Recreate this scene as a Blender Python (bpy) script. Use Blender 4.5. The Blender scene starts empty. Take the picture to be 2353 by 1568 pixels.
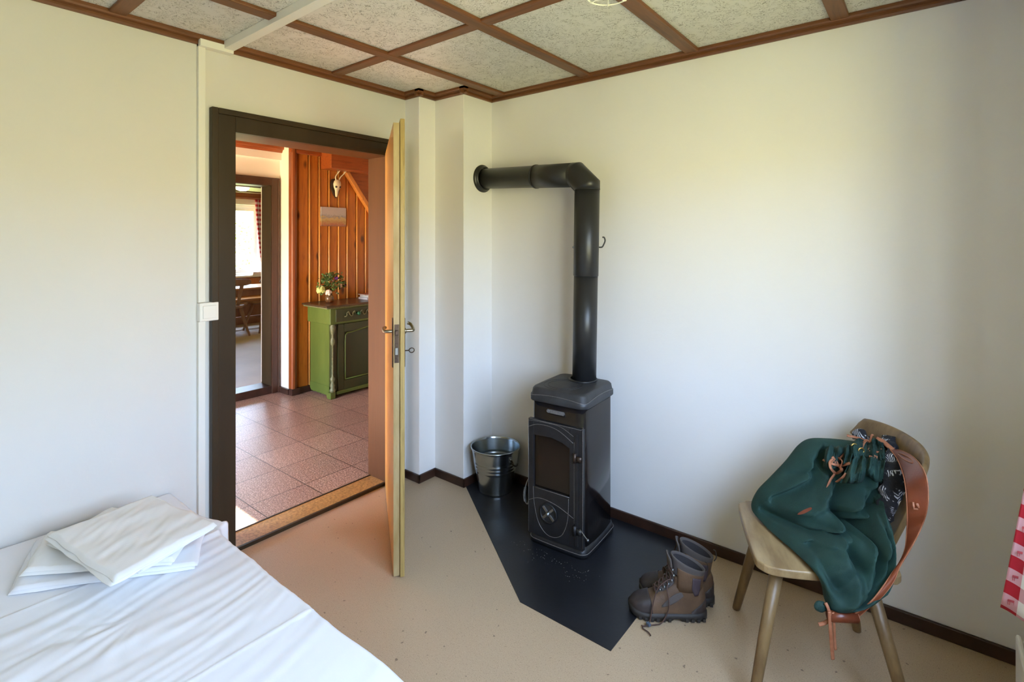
import bpy, bmesh, math, random
import numpy as np
from mathutils import Vector, Matrix, noise
random.seed(7)
R = math.radians
scene = bpy.context.scene
COL = scene.collection

# ------------------------------------------------------------------ camera, sky, sun, exposure
cam_d = bpy.data.cameras.new('camera')
cam = bpy.data.objects.new('camera', cam_d); COL.objects.link(cam)
cam_d.sensor_width = 36.0
cam_d.lens = 1199.0 / 2353.0 * 36.0
cam_d.shift_y = -232.0 / 2353.0
cam_d.clip_start = 0.02
CAM_A = math.atan2(957.0, 1199.0)
cam.location = (0, 0, 1.5)
cam.rotation_euler = (R(90), 0, CAM_A)
scene.camera = cam
scene.view_settings.view_transform = 'Standard'
scene.view_settings.look = 'None'
scene.view_settings.gamma = 1.0
scene.view_settings.exposure = 1.1
scene.view_settings.use_curve_mapping = False
scene.cycles.max_bounces = 16
scene.cycles.diffuse_bounces = 10
scene.cycles.transparent_max_bounces = 16
scene.cycles.sample_clamp_indirect = 8.0
scene.cycles.caustics_reflective = False
scene.cycles.caustics_refractive = False
scene.cycles.use_denoising = True

world = bpy.data.worlds.new('world'); scene.world = world
world.use_nodes = True
wn, wl = world.node_tree.nodes, world.node_tree.links
wn.clear()
w_out = wn.new('ShaderNodeOutputWorld'); w_bg = wn.new('ShaderNodeBackground')
w_tc = wn.new('ShaderNodeTexCoord'); w_sep = wn.new('ShaderNodeSeparateXYZ')
w_map = wn.new('ShaderNodeMapRange'); w_ramp = wn.new('ShaderNodeValToRGB')
w_map.inputs[1].default_value = -1; w_map.inputs[2].default_value = 1
wl.new(w_tc.outputs['Generated'], w_sep.inputs[0]); wl.new(w_sep.outputs['Z'], w_map.inputs[0])
wl.new(w_map.outputs[0], w_ramp.inputs[0]); wl.new(w_ramp.outputs[0], w_bg.inputs[0]); wl.new(w_bg.outputs[0], w_out.inputs[0])
cr = w_ramp.color_ramp      # sunlit meadow below the horizon, pale blue sky above it
cr.elements[0].position = 0.0; cr.elements[0].color = (0.30, 0.33, 0.07, 1)
cr.elements[1].position = 1.0; cr.elements[1].color = (0.46, 0.62, 1.0, 1)
e = cr.elements.new(0.53); e.color = (0.62, 0.55, 0.30, 1)
e = cr.elements.new(0.56); e.color = (0.65, 0.82, 1.16, 1)
w_bg.inputs[1].default_value = 13.5

sun_d = bpy.data.lights.new('sun', 'SUN'); sun_d.energy = 70.0; sun_d.angle = R(0.6); sun_d.color = (1, 0.93, 0.82)
sun = bpy.data.objects.new('sun', sun_d); COL.objects.link(sun)
sun.rotation_euler = Vector((0.12, 0.92, -0.82)).to_track_quat('-Z', 'Y').to_euler()
sun.location = (-4, -6, 8)

def portal(name, loc, direction, sx, sy):
    d = bpy.data.lights.new(name, 'AREA'); d.shape = 'RECTANGLE'; d.size = sx; d.size_y = sy
    d.cycles.is_portal = True
    o = bpy.data.objects.new(name, d); COL.objects.link(o); o.location = loc
    o.rotation_euler = Vector(direction).to_track_quat('-Z', 'Y').to_euler()
    return o
portal('window_portal', (0.52, .83, 1.5), (-1, 0, 0), 1.36, 1.7)
portal('far_window_portal', (-9.72, 3.85, 1.47), (1, 0, 0), 1.5, 1.35)
portal('hall_door_portal', (-3.9, -1.02, 1.05), (0, 1, 0), 1.9, 2.1)

# ------------------------------------------------------------------ helpers
def P(u, v, d):
    """world point on the sight line of photo pixel (u, v) at distance d along the view axis"""
    a, b = (u - 1176.5) / 1199.0, (552.0 - v) / 1199.0
    s, c = math.sin(CAM_A), math.cos(CAM_A)
    return Vector(((-s + c * a) * d, (c + s * a) * d, 1.5 + b * d))
def onz(u, v, z):
    return P(u, v, (z - 1.5) * 1199.0 / (552.0 - v))

class Root: pass
def thing(name, label, cat, loc=(0, 0, 0), rotz=0.0, group=None, kind=None):
    o = bpy.data.objects.new(name, None); COL.objects.link(o)
    o.empty_display_size = 0.05
    o.location = loc; o.rotation_euler = (0, 0, rotz)
    if label: o['label'] = label
    if cat: o['category'] = cat
    if group: o['group'] = group
    if kind: o['kind'] = kind
    return o
def tag(o, label, cat=None, group=None, kind=None):
    o['label'] = label
    if cat: o['category'] = cat
    if group: o['group'] = group
    if kind: o['kind'] = kind
    return o
def obj(name, bm, mat, parent=None, smooth=False, local=False, label=None, bevel=0, mods=None, bevseg=2):
    root = parent
    while root is not None and root.parent is not None: root = root.parent
    if root is not None and not local:
        M = Matrix.Translation(root.location) @ root.rotation_euler.to_matrix().to_4x4()
        bm.transform(M.inverted())
    bmesh.ops.recalc_face_normals(bm, faces=bm.faces[:])
    if smooth:
        for f in bm.faces: f.smooth = True
    me = bpy.data.meshes.new(name); bm.to_mesh(me); bm.free()
    me.materials.append(mat)
    o = bpy.data.objects.new(name, me); COL.objects.link(o)
    if parent is not None: o.parent = parent
    if label: o['label'] = label
    if bevel:
        m = o.modifiers.new('bevel', 'BEVEL'); m.width = bevel; m.segments = bevseg; m.limit_method = 'ANGLE'; m.angle_limit = R(40)
        m.harden_normals = False
    if smooth == 'auto':
        try: me.shade_auto_smooth = True
        except Exception: pass
    return o
def struct(name, bm, mat, label=None, parent=None, **k):
    o = obj(name, bm, mat, parent, **k)
    if parent is None:
        o['kind'] = 'structure'
        if label: o['label'] = label
    return o

def B(): return bmesh.new()
def box(bm, x0, x1, y0, y1, z0, z1, M=None):
    vs = [Vector((x, y, z)) for x in (x0, x1) for y in (y0, y1) for z in (z0, z1)]
    if M is not None: vs = [M @ v for v in vs]
    v = [bm.verts.new(p) for p in vs]
    for f in ((0, 1, 3, 2), (4, 6, 7, 5), (0, 4, 5, 1), (2, 3, 7, 6), (0, 2, 6, 4), (1, 5, 7, 3)):
        bm.faces.new([v[i] for i in f])
    return bm
def prism(bm, poly, w0, w1, axis='z', M=None):
    def pt(a, b, w):
        p = Vector((a, b, w)) if axis == 'z' else Vector((a, w, b)) if axis == 'y' else Vector((w, a, b))
        return M @ p if M is not None else p
    lo = [bm.verts.new(pt(a, b, w0)) for a, b in poly]
    hi = [bm.verts.new(pt(a, b, w1)) for a, b in poly]
    n = len(poly)
    bm.faces.new(lo[::-1]); bm.faces.new(hi)
    for i in range(n): bm.faces.new((lo[i], lo[(i + 1) % n], hi[(i + 1) % n], hi[i]))
    return bm
def frames(pts, closed=False):
    """bisector frames along a polyline, with mitre scale"""
    n = len(pts); out = []; up = None
    for i in range(n):
        a = pts[(i - 1) % n] if (i or closed) else None
        c = pts[(i + 1) % n] if (i < n - 1 or closed) else None
        p = pts[i]
        t0 = (p - a).normalized() if a is not None else (c - p).normalized()
        t1 = (c - p).normalized() if c is not None else t0
        t = (t0 + t1)
        t = t.normalized() if t.length > 1e-6 else t1
        if up is None:
            up = t.orthogonal().normalized()
        up = (up - t * up.dot(t))
        up = up.normalized() if up.length > 1e-6 else t.orthogonal().normalized()
        side = t.cross(up)
        cosh = max(0.35, t.dot(t1))
        bend = (t1 - t0)
        bend = bend - t * bend.dot(t)
        out.append((p, t, up, side, cosh, bend.normalized() if bend.length > 1e-6 else None))
    return out
def sweep(bm, pts, r, seg=12, closed=False, cap=True, mitre=False, flat=None):
    pts = [Vector(p) for p in pts]
    rr = r if isinstance(r, (list, tuple)) else [r] * len(pts)
    rings = []
    for i, (p, t, up, side, cosh, bend) in enumerate(frames(pts, closed)):
        ring = []
        for k in range(seg):
            a = 2 * math.pi * k / seg
            off = up * math.cos(a) * rr[i] + side * math.sin(a) * rr[i] * (flat or 1)
            if mitre and bend is not None:
                off += bend * off.dot(bend) * (1 / cosh - 1)
            ring.append(bm.verts.new(p + off))
        rings.append(ring)
    n = len(rings)
    for i in range(n if closed else n - 1):
        a, b = rings[i], rings[(i + 1) % n]
        for k in range(seg): bm.faces.new((a[k], a[(k + 1) % seg], b[(k + 1) % seg], b[k]))
    if cap and not closed:
        bm.faces.new(rings[0][::-1]); bm.faces.new(rings[-1])
    return bm
def spline(pts, n=8, closed=False):
    pts = [Vector(p) for p in pts]; m = len(pts); out = []
    for i in range(m if closed else m - 1):
        g = (lambda k: pts[k % m]) if closed else (lambda k: pts[min(max(k, 0), m - 1)])
        p0, p1, p2, p3 = g(i - 1), g(i), g(i + 1), g(i + 2)
        for j in range(n):
            t = j / n
            out.append(0.5 * ((2 * p1) + (p2 - p0) * t + (2 * p0 - 5 * p1 + 4 * p2 - p3) * t * t + (3 * p1 - p0 - 3 * p2 + p3) * t ** 3))
    if not closed: out.append(pts[-1])
    return out
def lathe(bm, prof, seg=40, M=None, close=False):
    rings = []
    for r, z in prof:
        if r < 1e-5:
            p = Vector((0, 0, z)); rings.append([bm.verts.new(M @ p if M is not None else p)])
        else:
            ring = []
            for k in range(seg):
                a = 2 * math.pi * k / seg
                p = Vector((r * math.cos(a), r * math.sin(a), z))
                ring.append(bm.verts.new(M @ p if M is not None else p))
            rings.append(ring)
    for a, b in zip(rings, rings[1:]):
        for k in range(seg):
            q = [a[k % len(a)], a[(k + 1) % seg % len(a)], b[(k + 1) % seg % len(b)], b[k % len(b)]]
            u = []
            for v in q:
                if v not in u: u.append(v)
            if len(u) > 2: bm.faces.new(u)
    return bm
def T(x=0, y=0, z=0, rx=0, ry=0, rz=0, s=None):
    M = Matrix.Translation((x, y, z)) @ Matrix.Rotation(rz, 4, 'Z') @ Matrix.Rotation(ry, 4, 'Y') @ Matrix.Rotation(rx, 4, 'X')
    if s: M = M @ Matrix.Diagonal((s[0], s[1], s[2], 1))
    return M
def grid_faces(bm, rows, closed=False):
    for a, b in zip(rows, rows[1:]):
        n = len(a)
        for k in range(n if closed else n - 1):
            bm.faces.new((a[k], a[(k + 1) % n], b[(k + 1) % n], b[k]))
def ball(bm, c, r, seg=12, s=(1, 1, 1), M=None):
    m = Matrix.Translation(c) @ Matrix.Diagonal((r * s[0], r * s[1], r * s[2], 1))
    if M is not None: m = M @ m
    bmesh.ops.create_uvsphere(bm, u_segments=seg, v_segments=max(6, seg // 2 + 2), radius=1, matrix=m)
    return bm
def ribbon(bm, A, Bp, th):
    """strap between two edge lines, with real thickness"""
    rows = []
    n = len(A)
    for i in range(n):
        a, b = Vector(A[i]), Vector(Bp[i])
        t = (Vector(A[min(i + 1, n - 1)]) + Vector(Bp[min(i + 1, n - 1)]) - Vector(A[max(i - 1, 0)]) - Vector(Bp[max(i - 1, 0)]))
        nn = t.cross(b - a)
        nn = nn.normalized() * th / 2 if nn.length > 1e-9 else Vector((0, 0, th / 2))
        q = (b - a) * 0.1
        rows.append([bm.verts.new(x) for x in (a + nn * .4, a + q + nn, b - q + nn, b + nn * .4, b - nn * .4, b - q - nn, a + q - nn, a - nn * .4)])
    grid_faces(bm, rows, closed=True)
    bm.faces.new(rows[0][::-1]); bm.faces.new(rows[-1])
    return bm

# ------------------------------------------------------------------ materials
MATS = {}
def principled(name):
    m = bpy.data.materials.new(name); m.use_nodes = True
    nt = m.node_tree; b = nt.nodes['Principled BSDF']
    return m, nt, b
def setc(b, c, rough=.5, metal=0, spec=None, coat=0):
    b.inputs['Base Color'].default_value = (*c, 1); b.inputs['Roughness'].default_value = rough
    b.inputs['Metallic'].default_value = metal
    if spec is not None: b.inputs['Specular IOR Level'].default_value = spec
    if coat: b.inputs['Coat Weight'].default_value = coat
def coords(nt, scale=(1, 1, 1), kind='Object', rot=(0, 0, 0)):
    tc = nt.nodes.new('ShaderNodeTexCoord'); mp = nt.nodes.new('ShaderNodeMapping')
    mp.inputs['Scale'].default_value = scale; mp.inputs['Rotation'].default_value = rot
    nt.links.new(tc.outputs[kind], mp.inputs[0]); return mp.outputs[0]
def noise_n(nt, vec, scale, detail=4, rough=.5, dist=0):
    n = nt.nodes.new('ShaderNodeTexNoise'); nt.links.new(vec, n.inputs['Vector'])
    n.inputs['Scale'].default_value = scale; n.inputs['Detail'].default_value = detail
    n.inputs['Roughness'].default_value = rough; n.inputs['Distortion'].default_value = dist
    return n.outputs['Fac']
def ramp(nt, fac, stops):
    r = nt.nodes.new('ShaderNodeValToRGB'); nt.links.new(fac, r.inputs[0])
    els = r.color_ramp.elements
    while len(els) < len(stops): els.new(0.5)
    for e_, (p, c) in zip(els, stops):
        e_.position = p; e_.color = (*c, 1) if len(c) == 3 else c
    return r.outputs[0]
def bump(nt, b, h, strength=.3, dist=.005):
    n = nt.nodes.new('ShaderNodeBump'); n.inputs['Strength'].default_value = strength; n.inputs['Distance'].default_value = dist
    nt.links.new(h, n.inputs['Height']); nt.links.new(n.outputs[0], b.inputs['Normal'])
def mixc(nt, fac, a, c, mode='MIX'):
    n = nt.nodes.new('ShaderNodeMix'); n.data_type = 'RGBA'; n.blend_type = mode
    if isinstance(fac, (int, float)): n.inputs[0].default_value = fac
    else: nt.links.new(fac, n.inputs[0])
    for s, v in ((n.inputs[6], a), (n.inputs[7], c)):
        if isinstance(v, tuple): s.default_value = (*v, 1)
        else: nt.links.new(v, s)
    return n.outputs[2]
def plain(name, c, rough=.5, metal=0, var=.0, vscale=20, bmp=0, bscale=150, bdist=.002, spec=None, coat=0, vec=(1, 1, 1), c2=None):
    m, nt, b = principled(name); setc(b, c, rough, metal, spec, coat)
    v = coords(nt, vec)
    if var or c2:
        f = noise_n(nt, v, vscale, 5, .6)
        dk = c2 or tuple(x * (1 - var) for x in c)
        nt.links.new(ramp(nt, f, [(.35, dk), (.65, c)]), b.inputs['Base Color'])
    if bmp:
        bump(nt, b, noise_n(nt, v, bscale, 4), bmp, bdist)
    return m
def wood(name, c1, c2, axis='z', scale=1.0, rough=.45, knots=False, bmp=.15, stretch=14):
    """stretched-noise grain running along an axis"""
    m, nt, b = principled(name); setc(b, c1, rough)
    sc = [stretch, stretch, stretch]; sc['xyz'.index(axis)] = 1.0
    v = coords(nt, tuple(s * scale for s in sc))
    f = noise_n(nt, v, 2.2, 6, .62, 1.2)
    f2 = noise_n(nt, v, 9, 3, .6, .5)
    c = ramp(nt, f, [(.30, c2), (.48, c1), (.62, tuple(min(1, x * 1.12) for x in c1)), (.75, c2)])
    c = mixc(nt, .25, c, ramp(nt, f2, [(.35, c2), (.65, c1)]))
    if knots:
        ks = [5.5, 5.5, 5.5]; ks['xyz'.index(axis)] = 2.6
        kv = coords(nt, tuple(ks))
        vo = nt.nodes.new('ShaderNodeTexVoronoi'); nt.links.new(kv, vo.inputs['Vector']); vo.inputs['Scale'].default_value = 1.3
        kd = ramp(nt, vo.outputs['Distance'], [(.09, (1, 1, 1)), (.20, (0, 0, 0))])
        c = mixc(nt, kd, c, tuple(x * .28 for x in c2))
    nt.links.new(c, b.inputs['Base Color'])
    bump(nt, b, f2, bmp, .001)
    return m
M_wall_door = plain('cream_plaster_dimmed', (.67, .655, .615), .75, var=.03, vscale=1.2, bmp=.25, bscale=38, bdist=.0025)  # door wall colour darkened to offset the strong light falling on it
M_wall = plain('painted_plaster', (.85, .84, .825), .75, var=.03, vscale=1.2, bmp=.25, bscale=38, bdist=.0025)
M_hallwall = plain('hall_plaster', (.86, .80, .72), .8, var=.03, vscale=2, bmp=.2, bscale=40)
M_trim = wood('dark_trim', (.165, .058, .018), (.075, .025, .008), 'x', rough=.42)
M_trimy = wood('dark_trim_y', (.165, .058, .018), (.075, .025, .008), 'y', rough=.42)
M_base = plain('baseboard_brown', (.055, .024, .015), .35, var=.4, vscale=14, bmp=.1)
M_frame = plain('brown_gloss_paint', (.044, .028, .014), .42, spec=.3, var=.25, vscale=9, vec=(1, 1, .15), bmp=.12, bscale=60)
M_frame2 = plain('brown_paint_red', (.070, .028, .014), .40, var=.3, vscale=9, vec=(1, 1, .15), bmp=.12, bscale=60)
M_jamb = plain('jamb_paint', (.088, .032, .010), .45, spec=.22, var=.2, vscale=7, vec=(1, 1, .12), bmp=.1, bscale=60)
M_black = plain('matt_black', (.018, .018, .02), .42, bmp=.05)
M_plastic = plain('white_plastic', (.80, .79, .74), .35)
M_conduit = plain('conduit', (.76, .75, .69), .45)
M_chrome = plain('aged_nickel', (.42, .38, .30), .28, 1, var=.4, vscale=60)
M_brass = plain('brass', (.65, .42, .12), .3, 1)
M_rust = plain('dark_steel', (.10, .07, .055), .4, .8, var=.4, vscale=80)
M_steel = plain('steel', (.30, .32, .34), .35, 1)

def mat_ceiling():
    m, nt, b = principled('ceiling_board'); setc(b, (.6, .59, .55), .8)
    v = coords(nt, (1, 1, 1))
    f = noise_n(nt, v, 28, 1.2, .4, 3.0)
    lines = ramp(nt, f, [(.450, (0, 0, 0)), (.478, (1, 1, 1)), (.507, (1, 1, 1)), (.535, (0, 0, 0))])
    g = noise_n(nt, v, 22, 3)
    brk = ramp(nt, g, [(.38, (0, 0, 0)), (.48, (1, 1, 1))])
    k = mixc(nt, 1.0, lines, brk, 'MULTIPLY')
    blot = ramp(nt, noise_n(nt, v, 1.1, 2), [(.35, (.60, .585, .55)), (.65, (.66, .645, .60))])
    c = mixc(nt, k, blot, (.33, .315, .285))
    nt.links.new(c, b.inputs['Base Color'])
    inv = nt.nodes.new('ShaderNodeInvert'); nt.links.new(k, inv.inputs[1])
    bump(nt, b, inv.outputs[0], .35, .003)
    return m
M_ceil = mat_ceiling()

def speck(name, base, specks, rough, amt=.5, scale=220, big=None):
    m, nt, b = principled(name); setc(b, base, rough)
    v = coords(nt)
    c = mixc(nt, 1.0, base, ramp(nt, noise_n(nt, v, 2.5, 3), [(.3, (.93, .93, .93)), (.7, (1, 1, 1))]), 'MULTIPLY')
    f = noise_n(nt, v, scale, 2, .6)
    c = mixc(nt, ramp(nt, f, [(amt, (0, 0, 0)), (amt + .05, (1, 1, 1))]), c, specks[0])
    f = noise_n(nt, coords(nt, (1.3, 1.3, 1.3)), scale * .8, 2, .6)
    c = mixc(nt, ramp(nt, f, [(amt + .01, (0, 0, 0)), (amt + .06, (1, 1, 1))]), c, specks[1])
    if big:
        f = noise_n(nt, coords(nt, (.7, .7, .7)), scale * .25, 1, .5)
        c = mixc(nt, ramp(nt, f, [(.74, (0, 0, 0)), (.78, (1, 1, 1))]), c, big)
    return m, nt, b, c, v
M_floor, nt, b, c, v = speck('vinyl_floor', (.50, .375, .245), [(.31, .225, .145), (.58, .45, .31)], .42, .60, 260, (.22, .16, .11))
nt.links.new(c, b.inputs['Base Color']); bump(nt, b, noise_n(nt, v, 5, 2), .08, .01)

def mat_tiles():
    m, nt, b, c, v = speck('terrazzo_tiles', (.36, .22, .15), [(.62, .44, .33), (.19, .11, .075)], .33, .52, 120)
    mp = nt.nodes.new('ShaderNodeMapping'); mp.inputs['Location'].default_value = (2.995, -2.045, 0)
    tc = nt.nodes.new('ShaderNodeTexCoord'); nt.links.new(tc.outputs['Object'], mp.inputs[0])
    br = nt.nodes.new('ShaderNodeTexBrick'); nt.links.new(mp.outputs[0], br.inputs['Vector'])
    br.offset = 0; br.offset_frequency = 1; br.squash = 1
    br.inputs['Scale'].default_value = 1; br.inputs['Mortar Size'].default_value = .0034; br.inputs['Mortar Smooth'].default_value = .3
    br.inputs['Brick Width'].default_value = .333; br.inputs['Row Height'].default_value = .333
    br.inputs['Color1'].default_value = (1, 1, 1, 1); br.inputs['Color2'].default_value = (.84, .82, .82, 1); br.inputs['Mortar'].default_value = (.20, .17, .16, 1)
    c = mixc(nt, 1.0, c, br.outputs['Color'], 'MULTIPLY')
    nt.links.new(c, b.inputs['Base Color'])
    inv = nt.nodes.new('ShaderNodeInvert'); nt.links.new(br.outputs['Fac'], inv.inputs[1])
    bump(nt, b, inv.outputs[0], .4, .002)
    return m
M_tiles = mat_tiles()
M_panel = wood('orange_pine', (.46, .150, .016), (.25, .062, .007), 'z', rough=.30, knots=True)
M_pine_d = wood('red_pine', (.30, .072, .016), (.17, .034, .008), 'y', rough=.30)
M_pine_z = wood('red_pine_post', (.24, .060, .013), (.14, .03, .007), 'z', rough=.30)
M_bead_lit = wood('bead_pine_highlight', (.74, .36, .10), (.58, .25, .06), 'z', rough=.3)  # paler than the boards: bright edge highlight put into the wood colour
M_stringer = wood('light_pine', (.62, .25, .06), (.45, .15, .03), 'z', rough=.3)
M_doorwood = wood('door_veneer', (.56, .29, .07), (.44, .20, .04), 'z', rough=.35)
M_dooredge = plain('door_edge_paint', (.46, .35, .18), .45, c2=(.34, .23, .08), vscale=18, vec=(1, 1, .2), bmp=.2, bscale=90)
M_doorlip = wood('door_lip', (.40, .28, .095), (.26, .17, .05), 'z', scale=2, rough=.45, bmp=.4)
M_thr = plain('threshold_linoleum', (.50, .28, .085), .38, c2=(.25, .13, .04), vscale=90, bmp=.2)

# ------------------------------------------------------------------ room shell
XL, YF, XR, YB = -2.59, 2.552, 0.30, -1.7
bm = B(); box(bm, -2.61, 0.45, YB, YF, -.12, 0); struct('floor', bm, M_floor, 'beige speckled vinyl floor')
bm = B()
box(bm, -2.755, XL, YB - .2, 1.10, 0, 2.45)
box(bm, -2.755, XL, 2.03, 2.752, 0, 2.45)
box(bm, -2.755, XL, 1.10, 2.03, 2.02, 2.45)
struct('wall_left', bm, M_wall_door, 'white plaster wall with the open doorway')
bm = B(); box(bm, XL - .01, -2.457, 2.161, 2.30, 0, 2.425); box(bm, XL - .01, -2.205, 2.293, YF + .01, 0, 2.425)
struct('wall_corner', bm, M_wall, 'stepped white chimney breast in the corner', bevel=.004)
bm = B(); box(bm, XL - .01, .50, YF, YF + .2, 0, 2.45); struct('wall_back', bm, M_wall, 'white plaster wall behind the stove')
bm = B()
WY0, WY1, WZ0, WZ1 = .02, 1.64, .85, 2.14
box(bm, XR, .50, YB - .2, WY0, 0, 2.45); box(bm, XR, .50, WY1, YF, 0, 2.45)
box(bm, XR, .50, WY0, WY1, 0, WZ0); box(bm, XR, .50, WY0, WY1, WZ1, 2.45)
struct('wall_right', bm, M_wall, 'white plaster wall with the window')
bm = B(); box(bm, XL, XR, YB - .2, YB, 0, 2.45)
struct('wall_front', bm, M_wall)
bm = B(); box(bm, XL, XR, YB, YF, 2.425, 2.55); struct('ceiling', bm, M_ceil, 'speckled ceiling panels with wooden strips')

def strip(n, x0, x1, y0, y1, axis, z=2.409):
    bm = B(); box(bm, x0, x1, y0, y1, z, 2.4245)
    struct('trim_%d' % n, bm, M_trim if axis == 'x' else M_trimy, 'brown wooden ceiling strip', bevel=.004)
n = 0
for xc in (-.285, -.895, -1.49, -2.10):
    n += 1; strip(n, xc - .033, xc + .033, YB, YF - .02, 'y', 2.4085)
for yc in (-1.36, -.355, .652, 1.645):
    n += 1; strip(n, XL + .02, XR, yc - .030, yc + .030, 'x', 2.411)
# crown moulding: two-step profile along the walls
def crown(n, poly_outer, axis):
    """poly_outer: (a0, a1, wall coordinate, direction into the room)"""
    a0, a1, w, s = poly_outer
    prof = [(w, 2.386), (w + s * .012, 2.386), (w + s * .016, 2.393), (w + s * .016, 2.402), (w + s * .034, 2.405), (w + s * .038, 2.412), (w + s * .038, 2.4245), (w, 2.4245)]
    bm = B()
    if axis == 'y': prism(bm, prof, a0, a1, 'y')            # profile in x, z
    else:
        prism(bm, prof, a0, a1, 'x')                        # profile in y, z
    struct('trim_%d' % n, bm, M_trimy if axis == 'y' else M_trim, 'dark wooden crown moulding')
# prism axis 'y' -> (a, w, b); axis 'x' -> (w, a, b)
crown(11, (YB, 2.161, XL, 1), 'y')
crown(12, (XL, -2.457 + .038, 2.161, -1), 'x')
crown(13, (2.161 - .038, 2.293, -2.457, 1), 'y')
crown(14, (-2.457, -2.205 + .038, 2.293, -1), 'x')
crown(15, (2.293 - .038, YF, -2.205, 1), 'y')
crown(16, (-2.205, XR, YF, -1), 'x')
def baseb(name, x0, x1, y0, y1):
    bm = B(); box(bm, x0, x1, y0, y1, 0, .052); struct(name, bm, M_base, 'dark brown skirting board', bevel=.004)
baseb('baseboard_left', XL, XL + .014, 2.07, 2.161)
baseb('baseboard_corner', XL, -2.457 + .012, 2.149, 2.161)
baseb('baseboard_chimney', -2.457, -2.457 + .012, 2.149, 2.293)
baseb('baseboard_niche', -2.457, -2.205 + .012, 2.281, 2.293)
baseb('baseboard_stove', -2.205, -2.205 + .012, 2.281, YF)
baseb('baseboard_back', -2.205, XR, YF - .014, YF)
# ------------------------------------------------------------------ doorway to the hall
door = thing('door_1', 'open wooden door in a dark brown painted frame', 'door', (-2.58, 2.03, 0), kind='structure')
bm = B()
# architrave on the room side: two-step section
box(bm, XL, XL + .022, 1.035, 1.118, 0, 2.088); box(bm, XL, XL + .034, 1.008, 1.037, 0, 2.112)
box(bm, XL, XL + .022, 2.020, 2.085, 0, 2.088); box(bm, XL, XL + .034, 2.085, 2.11, 0, 2.112)
box(bm, XL, XL + .022, 1.118, 2.020, 2.012, 2.088); box(bm, XL, XL + .034, 1.037, 2.085, 2.086, 2.112)
obj('architrave', bm, M_frame, door, bevel=.003)
bm = B()
box(bm, -2.775, XL + .006, 1.098, 1.115, 0, 2.03); box(bm, -2.775, XL - .0, 2.016, 2.033, 0, 2.03); box(bm, -2.775, XL - .0, 1.115, 2.016, 2.012, 2.03)
obj('jamb_lining', bm, M_jamb, door, bevel=.002, label='reddish brown lining inside the doorway')
bm = B(); box(bm, -2.752, -2.606, 1.115, 2.016, 0.0, .016)
obj('threshold', bm, M_thr, door, label='ochre speckled threshold strip')
bm = B(); box(bm, -2.760, -2.748, 1.115, 2.016, 0, .019); box(bm, -2.610, -2.594, 1.115, 2.016, 0, .019)
obj('threshold_edging', bm, M_frame, door, bevel=.002)
# leaf: hinged at the right jamb, swung into the room
HX, HY = -2.563, 2.018
dv = Vector((-1.833 - HX, 1.498 - HY, 0)); Lf = dv.length; ang = math.atan2(dv.y, dv.x)
ML = T(HX, HY, 0, rz=ang)            # local x along the leaf, +y is the far-corner side
leaf = obj('door_leaf', box(B(), .004, Lf - .008, -.027, 0, .008, 2.022, ML), M_doorwood, door, label='orange varnished door leaf')
bm = box(B(), Lf - .0085, Lf - .006, -.0265, -.0005, .008, 2.0215, ML)
obj('leaf_edge', bm, M_dooredge, leaf)
bm = box(B(), .004, Lf + .004, .0015, .022, .004, 2.040, ML)
obj('rebate_lip', bm, M_doorlip, leaf, bevel=.004)
bm = box(B(), Lf - .0065, Lf - .003, -.022, -.003, .955, 1.125, ML); obj('lock_plate', bm, M_rust, leaf)
bm = box(B(), Lf - .004, Lf + .004, -.019, -.008, .992, 1.022, ML); obj('lock_bolt', bm, M_steel, leaf)
bm = box(B(), Lf - .004, Lf + .008, -.019, -.006, 1.078, 1.10, ML); obj('latch', bm, M_rust, leaf, bevel=.002)
for s, nm in ((1, 'back_plate'), (-1, 'back_plate')):
    y0 = .022 if s > 0 else -.027
    bm = B(); box(bm, Lf - .055, Lf - .022, min(y0, y0 + s * .004), max(y0, y0 + s * .004), .93, 1.15, ML)
    obj(nm, bm, M_rust, leaf, bevel=.002)
hp = [(Lf - .04, .022, 1.09), (Lf - .04, .05, 1.09), (Lf - .045, .062, 1.09), (Lf - .07, .066, 1.092), (Lf - .12, .064, 1.098), (Lf - .145, .058, 1.104), (Lf - .15, .046, 1.108)]
bm = sweep(B(), [ML @ q for q in spline(hp, 6)], .0075, 12); lathe(bm, [(0, .022), (.013, .022), (.013, .03), (.009, .032), (0, .033)], 16, ML @ T(Lf - .04, 0, 1.09) @ T(rx=-math.pi / 2))
obj('handle', bm, M_chrome, leaf, smooth=True)
hp = [(Lf - .04, -.027, 1.09), (Lf - .04, -.052, 1.09), (Lf - .045, -.062, 1.09), (Lf - .07, -.066, 1.09), (Lf - .13, -.064, 1.09), (Lf - .15, -.055, 1.09)]
bm = sweep(B(), [ML @ q for q in spline(hp, 6)], .0075, 12); obj('handle', bm, M_chrome, leaf, smooth=True)
bm = B(); sweep(bm, [ML @ Vector(q) for q in ((Lf - .04, .02, 1.0), (Lf - .04, .045, 1.0))], .0028, 8)
sweep(bm, [ML @ Vector((Lf - .04 + .003 * math.sin(a), .056 + .0115 * math.cos(a), 1.0 + .011 * math.sin(a))) for a in [k * math.pi / 8 for k in range(16)]], .0022, 8, closed=True)
obj('key', bm, M_rust, leaf, smooth=True)

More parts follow.
